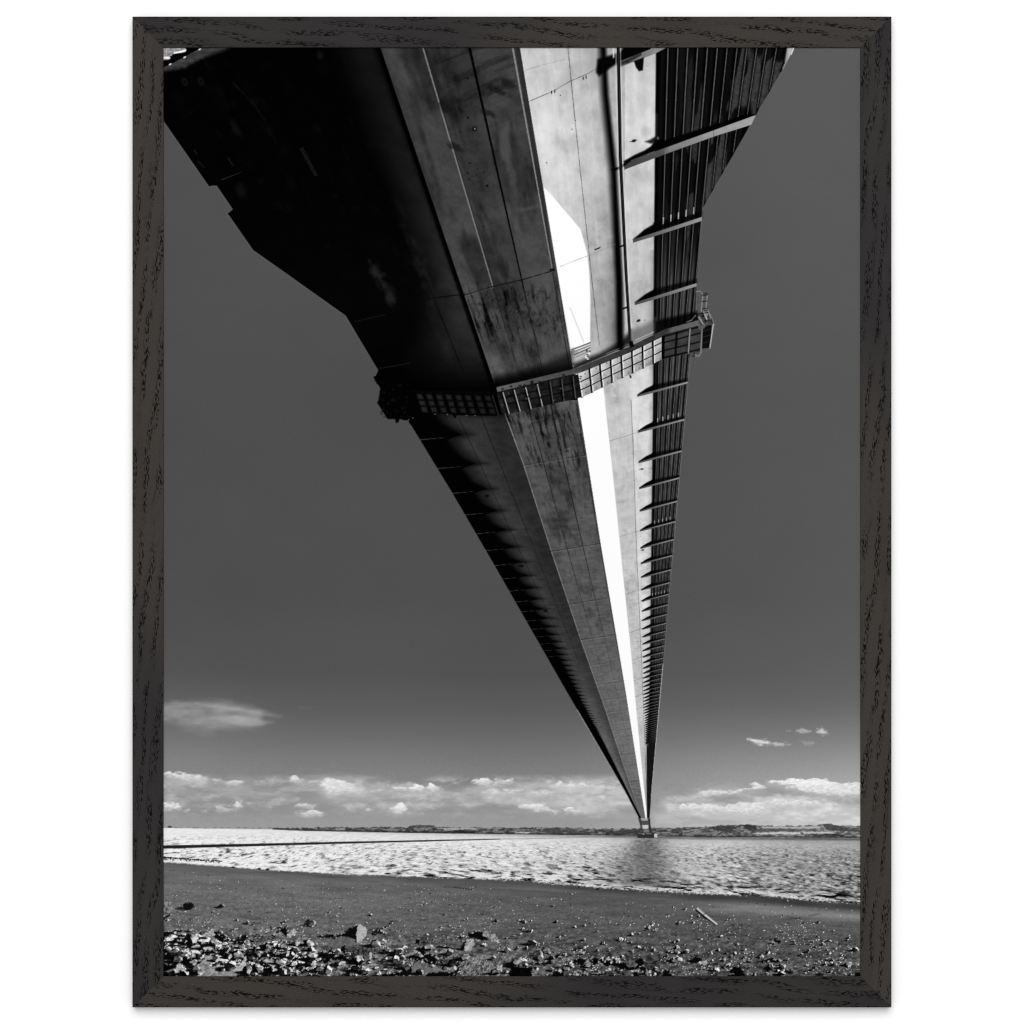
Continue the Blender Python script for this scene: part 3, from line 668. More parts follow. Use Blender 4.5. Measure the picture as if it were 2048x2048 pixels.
    g2 = ss(0.5, 0.75, fbm(X * 0.16, Y * 0.12, 4, 223, 0.7)) * np.interp(Y, [560, 590, 650, 700, 830, 930, 945], [0, 1, 0.9, 0, 0.6, 0.4, 0])
    v = v - 56 * g1 - 24 * g2 - 22 * ss(0.5, 0.75, fbm(cr * 30, tt * 9, 4, 231, 0.65)) * ss(1500, 1000, Y)
    g3 = ss(0.46, 0.86, fbm(X * 0.02 + Y * 0.02, (Y + 0.36 * X) * 0.075, 5, 225, 0.65)) * ss(320, 180, Y) * ss(-60, 120, X - c1)
    v = v - 22 * g3
    v = v * (1 - 0.9 * ss(48, 14, 760 - 0.0 * X - Y + (1060 - X) * 0.2 + 14) * (Y < 800))
    v = v - 18 * ss(16, 0, X - x3) * (Y > 600) * 0.3
    P.put(np.s_[:, :], m, np.clip(v, 3, 200), DECK)
    yt = np.linspace(90, 575, 40); yb = np.linspace(575, 760, 20); yc = np.linspace(806, 1625, 80)
    P.line([(float(C1(y)), y) for y in yt], 3.4, 128, 0.85, 0.8, 2.4)
    P.line([(float(C1(y)) + 2.6, y) for y in yt], 2.2, 28, 0.6, 1.0, 1.4)
    P.line([(float(C1(y)), y) for y in yb], 2.0, 22, 0.8, 0.8, 1.2, 0.35)
    P.line([(float(C2(y)), y) for y in yt], 5.5, 2, 0.95, 1.0, 2.4)
    P.line([(float(C2(y)), y) for y in yb], 2.4, 18, 0.85, 0.8, 1.4, 0.3)
    P.line([(float(C3(y)) + 0.5, y) for y in np.linspace(90, 538, 40)], 3.6, 140, 0.9, 0.8, 1.8)
    for y0, y1, w in ((90, 538, 12),):
        P.fill([(1029, 90), (1039, 90), (1110, 540), (1114, 545), (1106, 540)], 42, 0.85, 1.2, rough=1.0)
    P.line([(float(C3(y)), y) for y in np.linspace(545, 735, 20)], 2.0, 20, 0.8, 0.8, 1.6, 0.4)
    P.line([(float(C1(y)), y) for y in yc[:46]], 2.3, 28, 0.85, 0.7, 0.7, 0.35); P.line([(float(C1(y)), y) for y in yc[45:68]], 0.9, 40, 0.6, 0.7, 0.4, 0.5)
    P.line([(float(C2(y)), y) for y in yc[:46]], 2.6, 22, 0.9, 0.7, 0.7, 0.25); P.line([(float(C2(y)), y) for y in yc[45:68]], 0.9, 36, 0.6, 0.7, 0.4, 0.5)
    P.line([(float(C3(y)) + 0.5, y) for y in yc[:50]], 2.0, 30, 0.8, 0.7, 0.5, 0.3)
    P.line([(float(L3(y)) + 1.0, y) for y in yc], 2.0, 150, 0.75, 0.7, 0.8, 0.3)
    P.line([(float(L3(y)) + 1.0, y) for y in np.linspace(590, 765, 20)], 1.4, 96, 0.7, 0.7, 1.2, 0.3)
    P.line([(float(L4(y)) - 1.2, y) for y in np.linspace(545, 1400, 60)], 1.6, 60, 0.7, 0.8, 0.8, 0.2)
    # joints across
    P.line([(929, 590), (985, 573), (1045, 559), (1103, 542), (1108, 540)], 2.4, 14, 0.9, 0.7, 2.0, 0.45)
    P.blob(1104, 539, 5, 2, 5, 0.9)
    P.line([(930, 592), (985, 575)], 1.2, 150, 0.5, 0.6, 1.2, 0.6)
    for k in range(1, 12):
        q = 1.390 + 0.437 * (k - 1)
        ya = VY - 1000 / q; yb = VY - (1000 / q) * 1.029
        P.line([(float(L3(ya)), ya), (float(L4(yb)), yb)], 1.6 if k < 5 else 0.8, 38, 0.8 if k < 5 else 0.35, 0.6, 1.2, 0.5, seed=k)
        P.line([(float(L3(ya)), ya + 2), (float(L4(yb)), yb + 2)], 1.2, 138, 0.45, 0.8, 1.2, 0.5, seed=k + 9)
        yl = VY - (1000 / q) * 1.013
        P.line([(float(L3(ya)), ya), (float(L3(ya)) - 88 * (VY - ya) / 719, yl)], 1.2, 22, 0.7, 0.7, 0.6, 0.2)
    for k in range(150):
        q = 1.25 + 0.115 * k * R(0.9, 1.1)
        ya = VY - 1000 / q
        if ya > 1610 or ya < 815:
            continue
        yb = VY - (1000 / q) * 1.029; u0, u1 = sorted((R(0, 0.7), R(0.3, 1)))
        xa, xb = float(L3(ya)), float(L4(yb))
        P.line([(xa + (xb - xa) * u0, ya + (yb - ya) * u0), (xa + (xb - xa) * u1, ya + (yb - ya) * u1)], R(0.8, 2.4), 146 if R() < 0.6 else 50, R(0.12, 0.32), 0.8, None, 0.4, seed=k)
    # marks on the upper underside
    P.blob(949, 257, 4, 4.5, 8, 0.9, 0.4, 0, 0.3); P.blob(949.5, 257, 1.4, 2, 150, 0.8, 0.3)
    for x, y, r in ((936, 346, 1.8), (938, 358, 1.6), (945, 352, 1.2), (953, 349, 1.5), (967, 344, 1.6), (974, 371, 2.6), (920, 263, 1.6), (936, 235, 2.5), (940, 326, 2), (935, 156, 2.5), (967, 453, 1.5)):
        P.blob(x, y, r, r * 0.9, 12, 0.9)
    for x, y, rx, ry in ((892, 218, 12, 7), (908, 293, 18, 6), (886, 205, 6, 8), (975, 225, 16, 5), (990, 178, 24, 6), (1015, 165, 18, 8)):
        P.blob(x, y, rx, ry, 16, 0.6, 0.7, 0.4, 0.7, int(x))
    P.fill([(1000, 262), (1018, 240), (1022, 300), (1020, 322), (1004, 322), (996, 300)], 84, 0.55, 5, rough=4, fr=.05)
    P.fill([(1036, 418), (1082, 408), (1080, 414), (1040, 424)], 88, 0.5, 4)

    # black left slope and flank
    m = e(x3 - X) * ylim * e(X - xl0) * (Y > 631)
    flank = np.zeros_like(m)
    sl, s = P.sd(TOP_LEFT + [(697, 641), (960, 641), (960, 88)], 4)
    flank[sl] = ss(-0.8, 0.8, s)
    m = np.maximum(m, flank * e(x3 - X) * (Y <= 632))
    lit = np.interp(Y, [95, 420, 560, 640, 700, 780, 830, 900, 1100, 1300, 1500, 1640], [20, 28, 40, 42, 32, 2, 44, 48, 48, 55, 84, 106])
    acr = np.clip((x3 - X) / np.maximum(x3 - xl0, 1), 0, 1)
    side = np.interp(Y, [95, 550, 640, 830, 1640], [0.25, 0.25, 0.4, 1, 1])
    v = lit * np.where(Y < 780, (0.10 + 0.90 * ss(1.25, 0.1, acr / side)) * ss(0.0, 0.06, acr), 0.82 + 0.3 * ss(0.0, 0.5, acr))
    v = v + (26 * (nT - 0.5) + 18 * (nB - 0.5)) * (v / 60)
    # shadow saw-teeth of the cantilever ribs
    qk = (tt - 1.2308 * 1.0) / 0.1036
    yo_k = 0
    P.put(np.s_[:, :], m, np.clip(v, 0, 140), DECK)
    P.line([(float(LA(y)), y) for y in np.linspace(836, 1330, 40)], 1.6, 20, 0.75, 0.8, 0.6)
    P.line([(float(LB(y)), y) for y in np.linspace(832, 1330, 40)], 1.6, 16, 0.75, 0.8, 0.6)
    P.line([(float(LB(y)), y) for y in np.linspace(540, 745, 20)], 1.8, 3, 0.8, 0.8)
    # saw-tooth: black from the edge to the tip of each rib's shadow
    tips = [(925, 869), (949, 927.6), (976, 977), (994, 1022), (1012, 1059), (1030, 1093.6), (1044, 1124), (1057, 1151), (1067.7, 1175), (1078, 1198), (1089, 1219), (1096, 1237), (1104, 1253)]
    ks = list(range(13)); inv = [1000 / (VY - t[1]) for t in tips]
    slope, icpt = np.polyfit(ks, inv, 1)
    def tip(k):
        d = 1000 / (icpt + slope * k)
        y = VY - d
        return (1289.5 - d * 0.4675 + (0.0 if k < 60 else 0), y)
    # (the same tooth over and over along the deck: written in deck units, so it foreshortens by itself)
    fr_ = (tt - icpt) / slope
    k_ = np.floor(fr_); fr_ = fr_ - k_
    bnd = np.interp(fr_, [0, 0.13, 0.2, 0.4, 0.66, 0.86, 1.0], [0.4675, 0.502, 0.5125, 0.5098, 0.505, 0.488, 0.4675]).astype(np.float32)
    px_ = dd * dd * slope / 1000
    bl_ = ss(2.0, 5.0, px_)
    bnd = bnd * bl_ + 0.496 * (1 - bl_)
    sft = np.clip(dd * 0.015, 0.8, 12) * np.where((fr_ > 0.22) & (fr_ < 0.93), 1.0, 0.35)
    P.put(np.s_[:, :], 0.75 * ss(-0.06, 0.0, (1289.5 - X) / dd - bnd) * m * e(Y - 815) * ss(1500, 1250, Y), np.float32(10), None)
    mm = ss(-sft, sft * 0.7, ((1289.5 - X) / dd - bnd) * dd) * m * e(Y - 815)
    P.put(np.s_[:, :], mm, np.float32(2), None)
    P.fill([(840, 815), (1000, 815), (1010, 832), (900, 832), (860, 826)], 5, 0.6, 8)
    # thin lit edges of the ribs on the left flank
    for k in range(60):
        tx, ty = tip(k); d = VY - ty
        xo = float(L0(ty + 0.012 * d))
        if d < 330:
            break
        P.line([(xo, ty + 0.014 * d), (tx - 0.04 * d, ty + 0.008 * d)], 1.5 * d / 780 + 0.3, 74, 0.75 * np.clip(1.3 - k / 30, 0.15, 1), 0.6, 0.4)
    for x, y in ((974, 992), (1042, 1132), (1091, 1222)):
        P.blob(x, y, 5, 3, 8, 0.85, 0.5, 0, 0.3)
    # rim of light on the silhouette
    P.line([(float(L0(y)), y) for y in np.linspace(850, 1625, 60)], 1.3, 108, 0.55, 0.8, 1.0)
    P.line([(float(L0(y)), y) for y in np.linspace(1420, 1600, 20)], 1.6, 190, 0.55, 0.9, 1.0)
    P.line([(p[0] - 0.8, p[1] + 0.6) for p in TOP_LEFT[1:]] + [(756, 741)], 1.3, 104, 0.6, 0.8)
    P.line([(float(R0(y)), y) for y in np.linspace(440, 640, 10)], 1.2, 112, 0.6, 0.8)
    P.line([(float(R0(y)), y) for y in np.linspace(715, 1625, 60)], 1.6, 122, 0.7, 0.8, 1.2)
    P.line([(float(R0(y)), y) for y in np.linspace(1330, 1600, 30)], 1.6, 200, 0.7, 0.9, 1.0)
    P.line([(1588, 95), (1565, 140), (1513, 229), (1407, 415), (1404, 438)], 1.2, 112, 0.6, 0.8)
    # faint things in the black flank
    for k in range(150):
        x = R(335, 900); y = R(110, 620)
        if x > 327 + (y - 95) * 0.337 + 400 or y > 100 + 0.86 * (x - 300) + 90:
            continue
        P.blob(x, y, R(2, 10), R(3, 14), R(8, 20), R(0.1, 0.3), 0.8, -0.5, 0.8, k)
    P.line([(466, 165), (478, 178), (505, 205), (528, 238), (540, 265), (552, 285)], 2, 24, 0.7, 1.6, 1.2, 0.5)
    for x, y, w in ((369, 163, 5), (401, 162, 5)):
        P.blob(x, y, w, 8, 26, 0.7, 0.5, -0.4); P.blob(x, y, w * .5, 5, 2, 0.8, 0.4, -0.4)
    for k in range(16):
        t = k / 15
        P.line([(600 + 29 * t, 298 + 53 * t), (606 + 28 * t, 296 + 53 * t)], 1.6, 44, 0.8, 0.6)
    P.line([(443, 359), (482, 344)], 2.0, 44, 0.8, 1.0, 1.0); P.line([(456, 316), (466, 331)], 3, 34, 0.7, 1.2, 2)
    P.line([(388, 300), (394, 308)], 3, 34, 0.7, 1.2, 2); P.line([(396, 322), (408, 335)], 2.4, 30, 0.7, 1.2, 2)
    P.blob(640, 110, 6, 8, 24, 0.6, 0.5, -0.4); P.blob(482, 380, 8, 14, 22, 0.6, 0.7, -0.4, 0.5)
    P.blob(470, 255, 6, 16, 26, 0.5, 0.7, -0.5, 0.6)
    for k in range(26):
        t = R(); P.blob(735 + 50 * t + R(-8, 8), 515 + 85 * t + R(-8, 8), R(3, 6), R(4, 12), R(24, 46), 0.35, 0.7, -0.45, 0.6, k)
    P.line([(709, 643), (770, 629)], 1.2, 34, 0.7, 0.8); P.line([(757, 737), (820, 726)], 1.3, 40, 0.7, 0.8)
    for k in range(40):
        t = R(); P.blob(800 + 110 * t + R(-14, 14), 420 + 300 * t + R(-30, 30), R(3, 8), R(6, 18), R(20, 46), 0.22, 0.8, -0.42, 0.6, k)
    P.line([(856, 597), (929, 588)], 2, 4, 0.8, 0.8, 2, 0.3)
    P.line([(float(L3(y)) - 5, y) for y in np.linspace(90, 765, 40)], 7, 0, 0.75, 2.5)
    # lit scrap at the upper left corner
    P.fill([(322, 90), (455, 90), (458, 95), (430, 106), (400, 117), (370, 134), (322, 143)], lambda x, y: 62 + 40 * (fbm(x * .06 + y * .15, y * .2 - x * .05, 4, 8) - .5), 0.95, 6, rough=2)
    P.fill([(322, 90), (402, 90), (398, 97), (370, 112), (345, 126), (322, 136)], 2, 1, 1, rough=1)
    P.fill([(322, 90), (367, 90), (373, 100), (369, 104), (352, 105), (337, 114), (341, 117), (336, 119), (322, 121)], lambda x, y: 150 + 130 * (fbm(x * .4, y * .4, 3, 8) - .5), 1, 1, rough=1)
    P.line([(349, 105), (362, 103), (370, 100)], 3.6, 250, 1, 1); P.line([(327, 115), (338, 115)], 4, 250, 1, 1)
    for x, y in ((399, 98), (369, 114), (340, 128)):
        P.blob(x, y, 3, 1.6, 235, 0.9, 0.4, -0.5)

    # ---------------------------------------------------------------- transverse beams on the right
    def wedge(tx, ty, ox, oy, th0, th1, gv, gi, lift, x7_):
        # black shadow above the beam, on the light panel and into the ribs
        by = ty + (oy - ty) * (x7_ - tx) / (ox - tx)
        P.fill([(tx, ty - 0.5), (tx + (x7_ - tx) * 0.55, ty + (by - ty) * 0.55 - lift * 0.75), (x7_ - 1, by - lift), (x7_ + 4, by - lift * 1.5), (x7_ + 5, by), (tx + 2, ty + 0.5)], 3, 1, max(0.7, lift * 0.14))
        P.fill([(x7_, by - lift * 1.1), (ox, oy - lift * 0.6), (ox, oy), (x7_, by)], 0, 0.75, max(0.8, lift * 0.3))
        P.fill([(tx, ty), (ox, oy), (ox - 0.5, oy + th1), (x7_, by + (th0 + th1) / 2 + 0.5), (tx + 0.3, ty + th0)],
               lambda x, y: gi + (gv - gi) * np.clip((x - tx) / (ox - tx), 0, 1) ** 0.8 + 16 * (fbm(x * .2, y * .2, 2, 4) - .5), 1, 0.7, DECK)

    wedge(1266, 479, 1404, 433.5, 6, 8.0, 152, 66, 17, 1308)
    wedge(1269.5, 605, 1393.5, 566, 5, 6.5, 150, 60, 14, 1309)
    for k in range(0, 300):
        if 1000 / (1.2308 + 0.1036 * k) < 165:
            break
        for kk in ([k - 1, k] if k == 0 else [k]):
            q = 1.2308 + 0.1036 * kk
            do = 1000 / q
            if kk == -1:
                do = 887
            oy = VY - do; ox = float(R0(oy)) - 0.5
            dt_ = 0.970 * do; ty = VY - dt_; tx = 1292 - 0.0203 * dt_ + (2.0 if kk > 30 else 0)
            f = do / 820
            wedge(tx, ty, ox, oy, 3.6 * f, 3.4 * f, 152 - 50 * min(1, k / 40), 60 - 40 * min(1, k / 30), 10.0 * f, float(L7(ty)))
            if kk in (0, 4, 9):
                for j in range(5):
                    mj = 0.0285 + 0.0127 * j
                    x = 1292 + mj * do * 1.01; yb_ = ty + (oy - ty) * (x - tx) / (ox - tx) - 8 * f
                    P.line([(x, yb_ - 7 * f), (x, yb_)], 2.0 * f, 175, 0.85, 0.6)
    far_ = ss(1470, 1500, Y) * ylim
    P.put(np.s_[:, :], far_ * e(X - x7 + 2.2 + 0.010 * dd, 1.2) * e(xr - 1 - X), 14 + 14 * nF, DECK)
    for j in range(5):
        x = 1326.5 + j * 15.2
        P.line([(x + .5, 447 - j * 5 - 12), (x, 447 - j * 5)], 2.2, 190, 0.85, 0.6)
    for x, y in ((1284, 938), (1307, 937), (1286, 1100), (1306, 1098), (1287, 1202), (1290, 1273)):
        P.blob(x, y, 3.2 * (VY - y) / 700, 1.6, 12, 0.9, 0.4); P.line([(x - 6, y + 0.5), (x, y)], 1, 60, 0.6, 0.6)
    # big beam 2 and its shadow
    P.fill([(1247, 322), (1268, 310), (1290, 300), (1302, 292), (1312, 278), (1330, 280), (1500, 226), (1513, 230), (1400, 272), (1300, 306), (1250, 328)], 2, 1, 2.4)
    P.fill([(1290, 283), (1300, 279), (1312, 272), (1314, 285), (1302, 287)], 10, 0.9, 3)
    P.fill([(1247, 325), (1300, 306), (1330, 295.5), (1512, 229.5), (1503, 249), (1430, 272), (1330, 308), (1249, 339)],
           lambda x, y: np.interp(x, [1247, 1325, 1340, 1420, 1512], [58, 84, 122, 150, 162]) + 20 * (fbm(x * .1, y * .2, 3, 14) - .5), 1, 0.8, DECK)
    for x, y in ((1327, 300), (1427, 265)):
        P.line([(x, y - 4), (x + 1, y + 9)], 1.2, 60, 0.6, 0.6)
    P.fill([(1247, 330), (1262, 325), (1310, 309), (1326, 305), (1326, 309), (1250, 337)], 70, 0.4, 2)
    # big beam 1 along the top edge
    P.fill([(1195, 118), (1240, 104), (1250, 88), (1335, 88), (1240, 130), (1240, 122), (1212, 142), (1198, 152), (1192, 144)], 4, 1, 4.0)
    P.fill([(1240, 122), (1300, 98), (1310, 88), (1345, 88), (1312, 106), (1240, 134)], lambda x, y: 96 + 40 * ss(1240, 1320, x) + 16 * (fbm(x * .1, y * .2, 3, 15) - .5), 1, 0.8, DECK)
    P.line([(1236, 128), (1255, 122), (1280, 108)], 7, 34, 0.8, 1.4)
    P.fill([(1268, 122), (1288, 114), (1286, 140), (1278, 142), (1272, 134)], 3, 0.97, 1.6)
    P.fill([(1225, 92), (1229, 92), (1229, 114), (1226, 116)], 225, 0.8, 1)
    # stub between shadow and rail, stain
    P.fill([(1222, 338), (1240, 332), (1262, 316), (1262, 322), (1240, 338), (1225, 342)], 4, 0.95, 1.4)
    P.blob(1268, 281, 4.5, 3, 10, 0.95, 0.4, -0.3, 0.5); P.blob(1266, 282, 8, 1.2, 40, 0.7, 0.5, -0.2, 0.4)
    P.blob(1277, 641, 3.6, 2.2, 16, 0.95, 0.4, -0.4, 0.4)
    P.blob(1316, 276, 2.2, 3, 140, 0.6, 0.5)
    P.fill([(1574, 90), (1589, 90), (1588, 96), (1578, 116), (1566, 139), (1564, 136), (1570, 112)], lambda x, y: 150 + 40 * ss(1572, 1580, x), 0.95, 1.2, DECK)
    P.line([(1590, 90), (1583, 108)], 2, 235, 0.9, 0.8); P.line([(1573, 92), (1568, 125), (1561, 142)], 4, 4, 0.8, 1.2)
    # service rail
    rail = [(1236.5, 88), (1240.8, 313.6), (1247, 440), (1253, 560), (1261, 690)]
    P.line([(x + 4.2, y) for x, y in rail], 2.2, 235, 0.5, 1.0)
    P.line([(x - 4.6, y) for x, y in rail], 3.0, 225, 0.45, 1.2)
    P.line(rail, 6.6, 10, 1, 0.9, 5.2)
    P.line([(x + 0.6, y) for x, y in rail], 1.2, 62, 0.7, 0.7)
    for x, y in ((1240, 492), (1246, 616)):
        P.line([(x, y + 1), (x + 9, y - 2)], 3.4, 12, 0.95, 0.9)

    # ---------------------------------------------------------------- inspection gantry
    # shadow it throws on the deck
    P.fill([(985, 780), (1146, 738), (1146, 700), (1060, 742), (985, 758)], 2, 0.55, 10)
    P.fill([(1146, 742), (1200, 716), (1262, 688), (1262, 660), (1240, 684), (1200, 706), (1146, 728)], 4, 0.85, 7)
    P.fill([(1262, 690), (1332, 660), (1309, 636), (1308, 640), (1262, 662)], 100, 0.75, 8)
    P.fill([(1309, 672), (1400, 640), (1394, 622), (1309, 642)], 0, 0.85, 5)
    for k in range(4):
        P.line([(1143 + k * 3, 699 + k * 5), (1181, 685 + k * 5)], 2.2, 120 if k % 2 else 60, 0.8, 0.8)
        P.line([(1150 + k * 7, 700 + k * 4), (1181, 688 + k * 5)], 1.6, 245, 0.8, 0.7)
    for k in range(9):
        P.blob(1171 + R(0, 9), 705 + R(-6, 16), R(1.2, 3), R(1, 2), 240 if k % 2 else 60, 0.85, 0.4)
    # left, in shade
    LEFTB = [(756, 741), (752, 751), (746, 754), (752, 765), (760, 775), (756, 800), (754, 806), (774, 838), (779, 838), (790, 838), (791, 846), (797, 845), (798, 838), (806, 840), (814, 841), (826, 836), (854, 824), (905, 829), (908, 836), (912, 836), (913, 830), (989, 832), (1012, 826), (991, 776), (984, 788), (830, 786)]
    P.fill(LEFTB, 2, 1, 0.9, GANTRY, 0.8, 0.3)
    P.line([(760, 776), (757, 800)], 1.2, 70, 0.6, 0.8); P.line([(754, 806), (774, 838)], 1.2, 90, 0.6, 0.8)
    for k in range(40):
        P.blob(R(758, 815), R(765, 834), R(1, 3), R(1, 3), R(14, 26), 0.5, 0.5)
    for c in range(8):
        for r_ in range(3):
            x = 839 + c * 19.3 + r_ * 4.3 + (c > 5) * 1; y = 793 + r_ * 13.0 + c * 0.5
            P.fill([(x - 7, y - 5), (x + 5, y - 4.5), (x + 7.5, y + 5), (x - 4.5, y + 4.5)], 42 - 1.5 * c, 0.85, 2.8, rough=1.0, seed=c * 3 + r_)
    for c in range(9):
        x = 831 + c * 19.3
        P.line([(x, 786), (x + 13, 826)], 4, 2, 0.6, 1.2)
    P.line([(985, 791), (997, 830)], 1.6, 66, 0.7, 0.8)
    for x, y in ((826, 836), (817, 840), (870, 828), (933, 831), (950, 831), (895, 829)):
        P.blob(x, y, 1.5, 1, 130, 0.7)
    # middle, the underside part
    P.fill([(991, 780), (1146, 748), (1160, 750), (1165, 794), (1016, 828), (1004, 826)], lambda x, y: 20 + 46 * (fbm(x * .09, y * .09, 4, 31) - .3), 1, 0.8, GANTRY)
    for r_ in range(2):
        o = 14 + r_ * 14
        P.line([(999, 783 + o), (1152, 751 + o)], 2.4, 3, 0.85, 0.9)
    for k, (xa, ya, xb, yb) in enumerate(((1006, 785, 1018.5, 827), (1028.5, 780, 1040.5, 822), (1051.5, 775, 1062.5, 817), (1075, 768.6, 1085, 812), (1100.5, 763.6, 1106.6, 806), (1123.6, 758.7, 1128.5, 801), (1146.4, 753.7, 1151.4, 796))):
        P.line([(xa - 3, ya), (xb - 3, yb)], 4.5, 2, 0.75, 1.2)
        P.line([(xa, ya), (xb, yb)], 1.7, 205 if k < 4 else 92, 0.9, 0.7)
    for k in range(26):
        P.blob(R(1000, 1145), R(772, 812), R(1, 4), R(1, 3), R(2, 20) if k % 3 else R(70, 100), 0.6, 0.5, 0, 0.3, k)
    for x, y in ((1130, 760), (1152, 755)):
        P.blob(x, y, 1.6, 1.6, 4, 0.9)
    # right, the sunlit panel
    P.line([(1157, 750), (1164, 793)], 5, 8, 0.9, 1)
    pn = [(1158.5, 747.5, 1165.5, 794), (1182, 736.5, 1187, 784), (1203, 726, 1207.5, 773.5), (1224.5, 715.5, 1227.5, 764), (1245.5, 705, 1248, 754.5), (1267, 695, 1269, 745), (1288.5, 684, 1289.5, 735.5), (1309, 674, 1310, 726), (1329, 664.5, 1328, 716)]
    for k in range(8):
        xa, ya, xb, yb = pn[k]; xc, yc_, xd, yd = pn[k + 1]
        P.fill([(xa - 1, ya), (xc, yc_), (xd, yd), (xb - 1, yb)], (lambda x_, y0_, y1_: (lambda x, y: 184 - 66 * ((y - 0.5 * (y0_ + y1_)) / 30 + 0.0) * 0.4 + 60 * (fbm(x * .12, y * .14, 4, 32) - .5) - 30 * ss(0.15, 0.9, (x - x_) / 22)))(xa, ya, yb), 1, 0.7, GANTRY)
        P.line([(xa - 0.5, ya + 1), (xb - 0.5, yb - 1)], 2.2, 246, 0.9, 0.7)
        for r_ in range(2):
            t = (r_ + 1) / 3 + 0.01
            P.line([(xa + (xb - xa) * t, ya + (yb - ya) * t), (xc + (xd - xc) * t, yc_ + (yd - yc_) * t)], 2.0, 12, 0.95, 0.6)
        P.fill([(xc - 5.6, yc_ - 0.5), (xc + 0.4, yc_ - 3), (xd + 0.6, yd), (xd - 4.8, yd + 2.4)], 3, 1, 0.7, GANTRY)
        P.blob((xa + xc) / 2, ya + 3 - 3, 1.4, 1.6, 60, 0.7, 0.4)
        P.blob((xa + xc) / 2 + 1, yb - 9, 1.4, 1.6, 90, 0.7, 0.4)
    for k in range(8):
        P.blob(R(1155, 1163), R(752, 758), 1.2, 1.2, 10, 0.9)
    # right end, in shade
    P.fill([(1327, 664), (1400, 641), (1405, 655), (1402, 703), (1376, 707), (1328, 717)], lambda x, y: 58 + 30 * (fbm(x * .08, y * .08, 3, 33) - .5), 1, 0.8, GANTRY)
    P.fill([(1325, 666), (1330, 664), (1329, 716), (1324, 718)], 2, 1, 0.8)
    for t in (0.1, 0.35, 0.68, 0.97):
        P.line([(1329, 668 + 48 * t), (1400, 648 + 52 * t)], 3.0, 4, 0.85, 1.0)
    P.line([(1354, 660), (1351, 709)], 4.6, 6, 0.9, 1.0)
    P.line([(1380, 657), (1376.5, 706)], 3.6, 138, 0.95, 0.8); P.line([(1378, 657), (1374.5, 706)], 2, 10, 0.7, 0.8)
    P.line([(1405, 655), (1402, 706)], 3.4, 128, 0.9, 0.8)
    P.line([(1330, 716), (1376, 705)], 1.6, 5, 0.9, 0.8)
    P.fill([(1406, 652), (1424, 646), (1421, 696), (1404, 698)], 12, 1, 0.8, GANTRY)
    for t in (0.25, 0.5, 0.75):
        P.line([(1407, 650 + 48 * t), (1422, 645 + 48 * t)], 1.6, 44, 0.7, 0.7)
    P.line([(1427, 648), (1420, 696)], 2.4, 190, 0.95, 0.8, lab=GANTRY); P.line([(1404, 698), (1420, 696)], 1.4, 100, 0.8, 0.7)
    for k in range(14):
        P.blob(R(1384, 1399), R(703, 714), R(1, 2.5), R(1, 2.5), R(20, 60) if k % 2 else R(100, 140), 0.8, 0.4, lab=GANTRY)
    # top chord
    P.line([(994, 779), (1146, 743), (1165, 737), (1262, 697), (1332, 663), (1396, 646)], 9.5, lambda x, y: np.interp(x, [990, 1060, 1146, 1165, 1255, 1335, 1345, 1395], [96, 82, 72, 62, 52, 56, 90, 100]) + 24 * (fbm(x * .15, y * .15, 3, 35) - .5), 1, 0.7, 10.5, lab=GANTRY)
    P.fill([(978, 770), (991, 769), (995.5, 786), (984, 790)], 3, 1, 0.8)
    P.line([(995, 785), (1146, 749.5), (1165, 743), (1262, 703), (1332, 669), (1396, 652)], 1.6, 14, 0.8, 0.8)
    P.line([(1146, 736), (1255, 691), (1262, 690)], 1.6, 10, 0.8, 0.8)
    for x, y in ((1005, 778), (1023, 773), (1040, 771), (1049, 770), (1080, 763), (1127, 750)):
        P.blob(x, y, 3.2, 2.4, 30, 0.8, 0.5, 0, 0.4, int(x))
    P.fill([(1060, 762), (1067, 760), (1068, 775), (1062, 777)], 22, 0.9, 0.8)
    P.line([(1271, 680), (1307, 664)], 1.6, 215, 0.75, 0.7, brk=0.3); P.line([(1213, 707), (1238, 697)], 1.2, 130, 0.7, 0.7)
    P.fill([(1257, 684), (1265, 681), (1269, 692), (1262, 696)], 8, 1, 1)
    P.blob(1261, 753, 1.8, 3.6, 12, 0.95, 0.4, -0.3)
    # ladder and winch on the right tip
    P.fill([(1396, 645), (1398, 632), (1404, 624), (1412, 618), (1420, 624), (1426, 640), (1427, 648), (1408, 654)], lambda x, y: 62 + 80 * (fbm(x * .35, y * .35, 3, 36) - .45), 1, 0.9, GANTRY, 1)
    P.line([(1374, 644), (1383, 640), (1391, 631)], 2.4, 150, 0.8, 0.8, brk=0.4, lab=GANTRY)
    P.line([(1398, 634), (1408, 650)], 3, 165, 0.85, 0.8); P.line([(1408, 624), (1414, 638)], 2.2, 210, 0.9, 0.7); P.line([(1416, 622), (1422, 636)], 1.8, 150, 0.9, 0.7)
    P.blob(1413, 628, 3.2, 4.5, 150, 0.8, 0.4, 0, 0.4); P.blob(1406, 632, 2.5, 3, 12, 0.9, 0.4); P.blob(1411, 641, 1.6, 1.8, 8, 0.95)
    P.fill([(1396, 652), (1408, 648), (1410, 656), (1400, 660)], 88, 1, 0.8, GANTRY)
    P.line([(1393, 583), (1400, 582), (1406, 588)], 1.4, 150, 0.9, 0.7, lab=GANTRY)
    P.line([(1406, 590), (1403, 622)], 2.0, 150, 0.9, 0.7, lab=GANTRY); P.line([(1415, 590), (1412, 618)], 2.0, 150, 0.9, 0.7, lab=GANTRY)
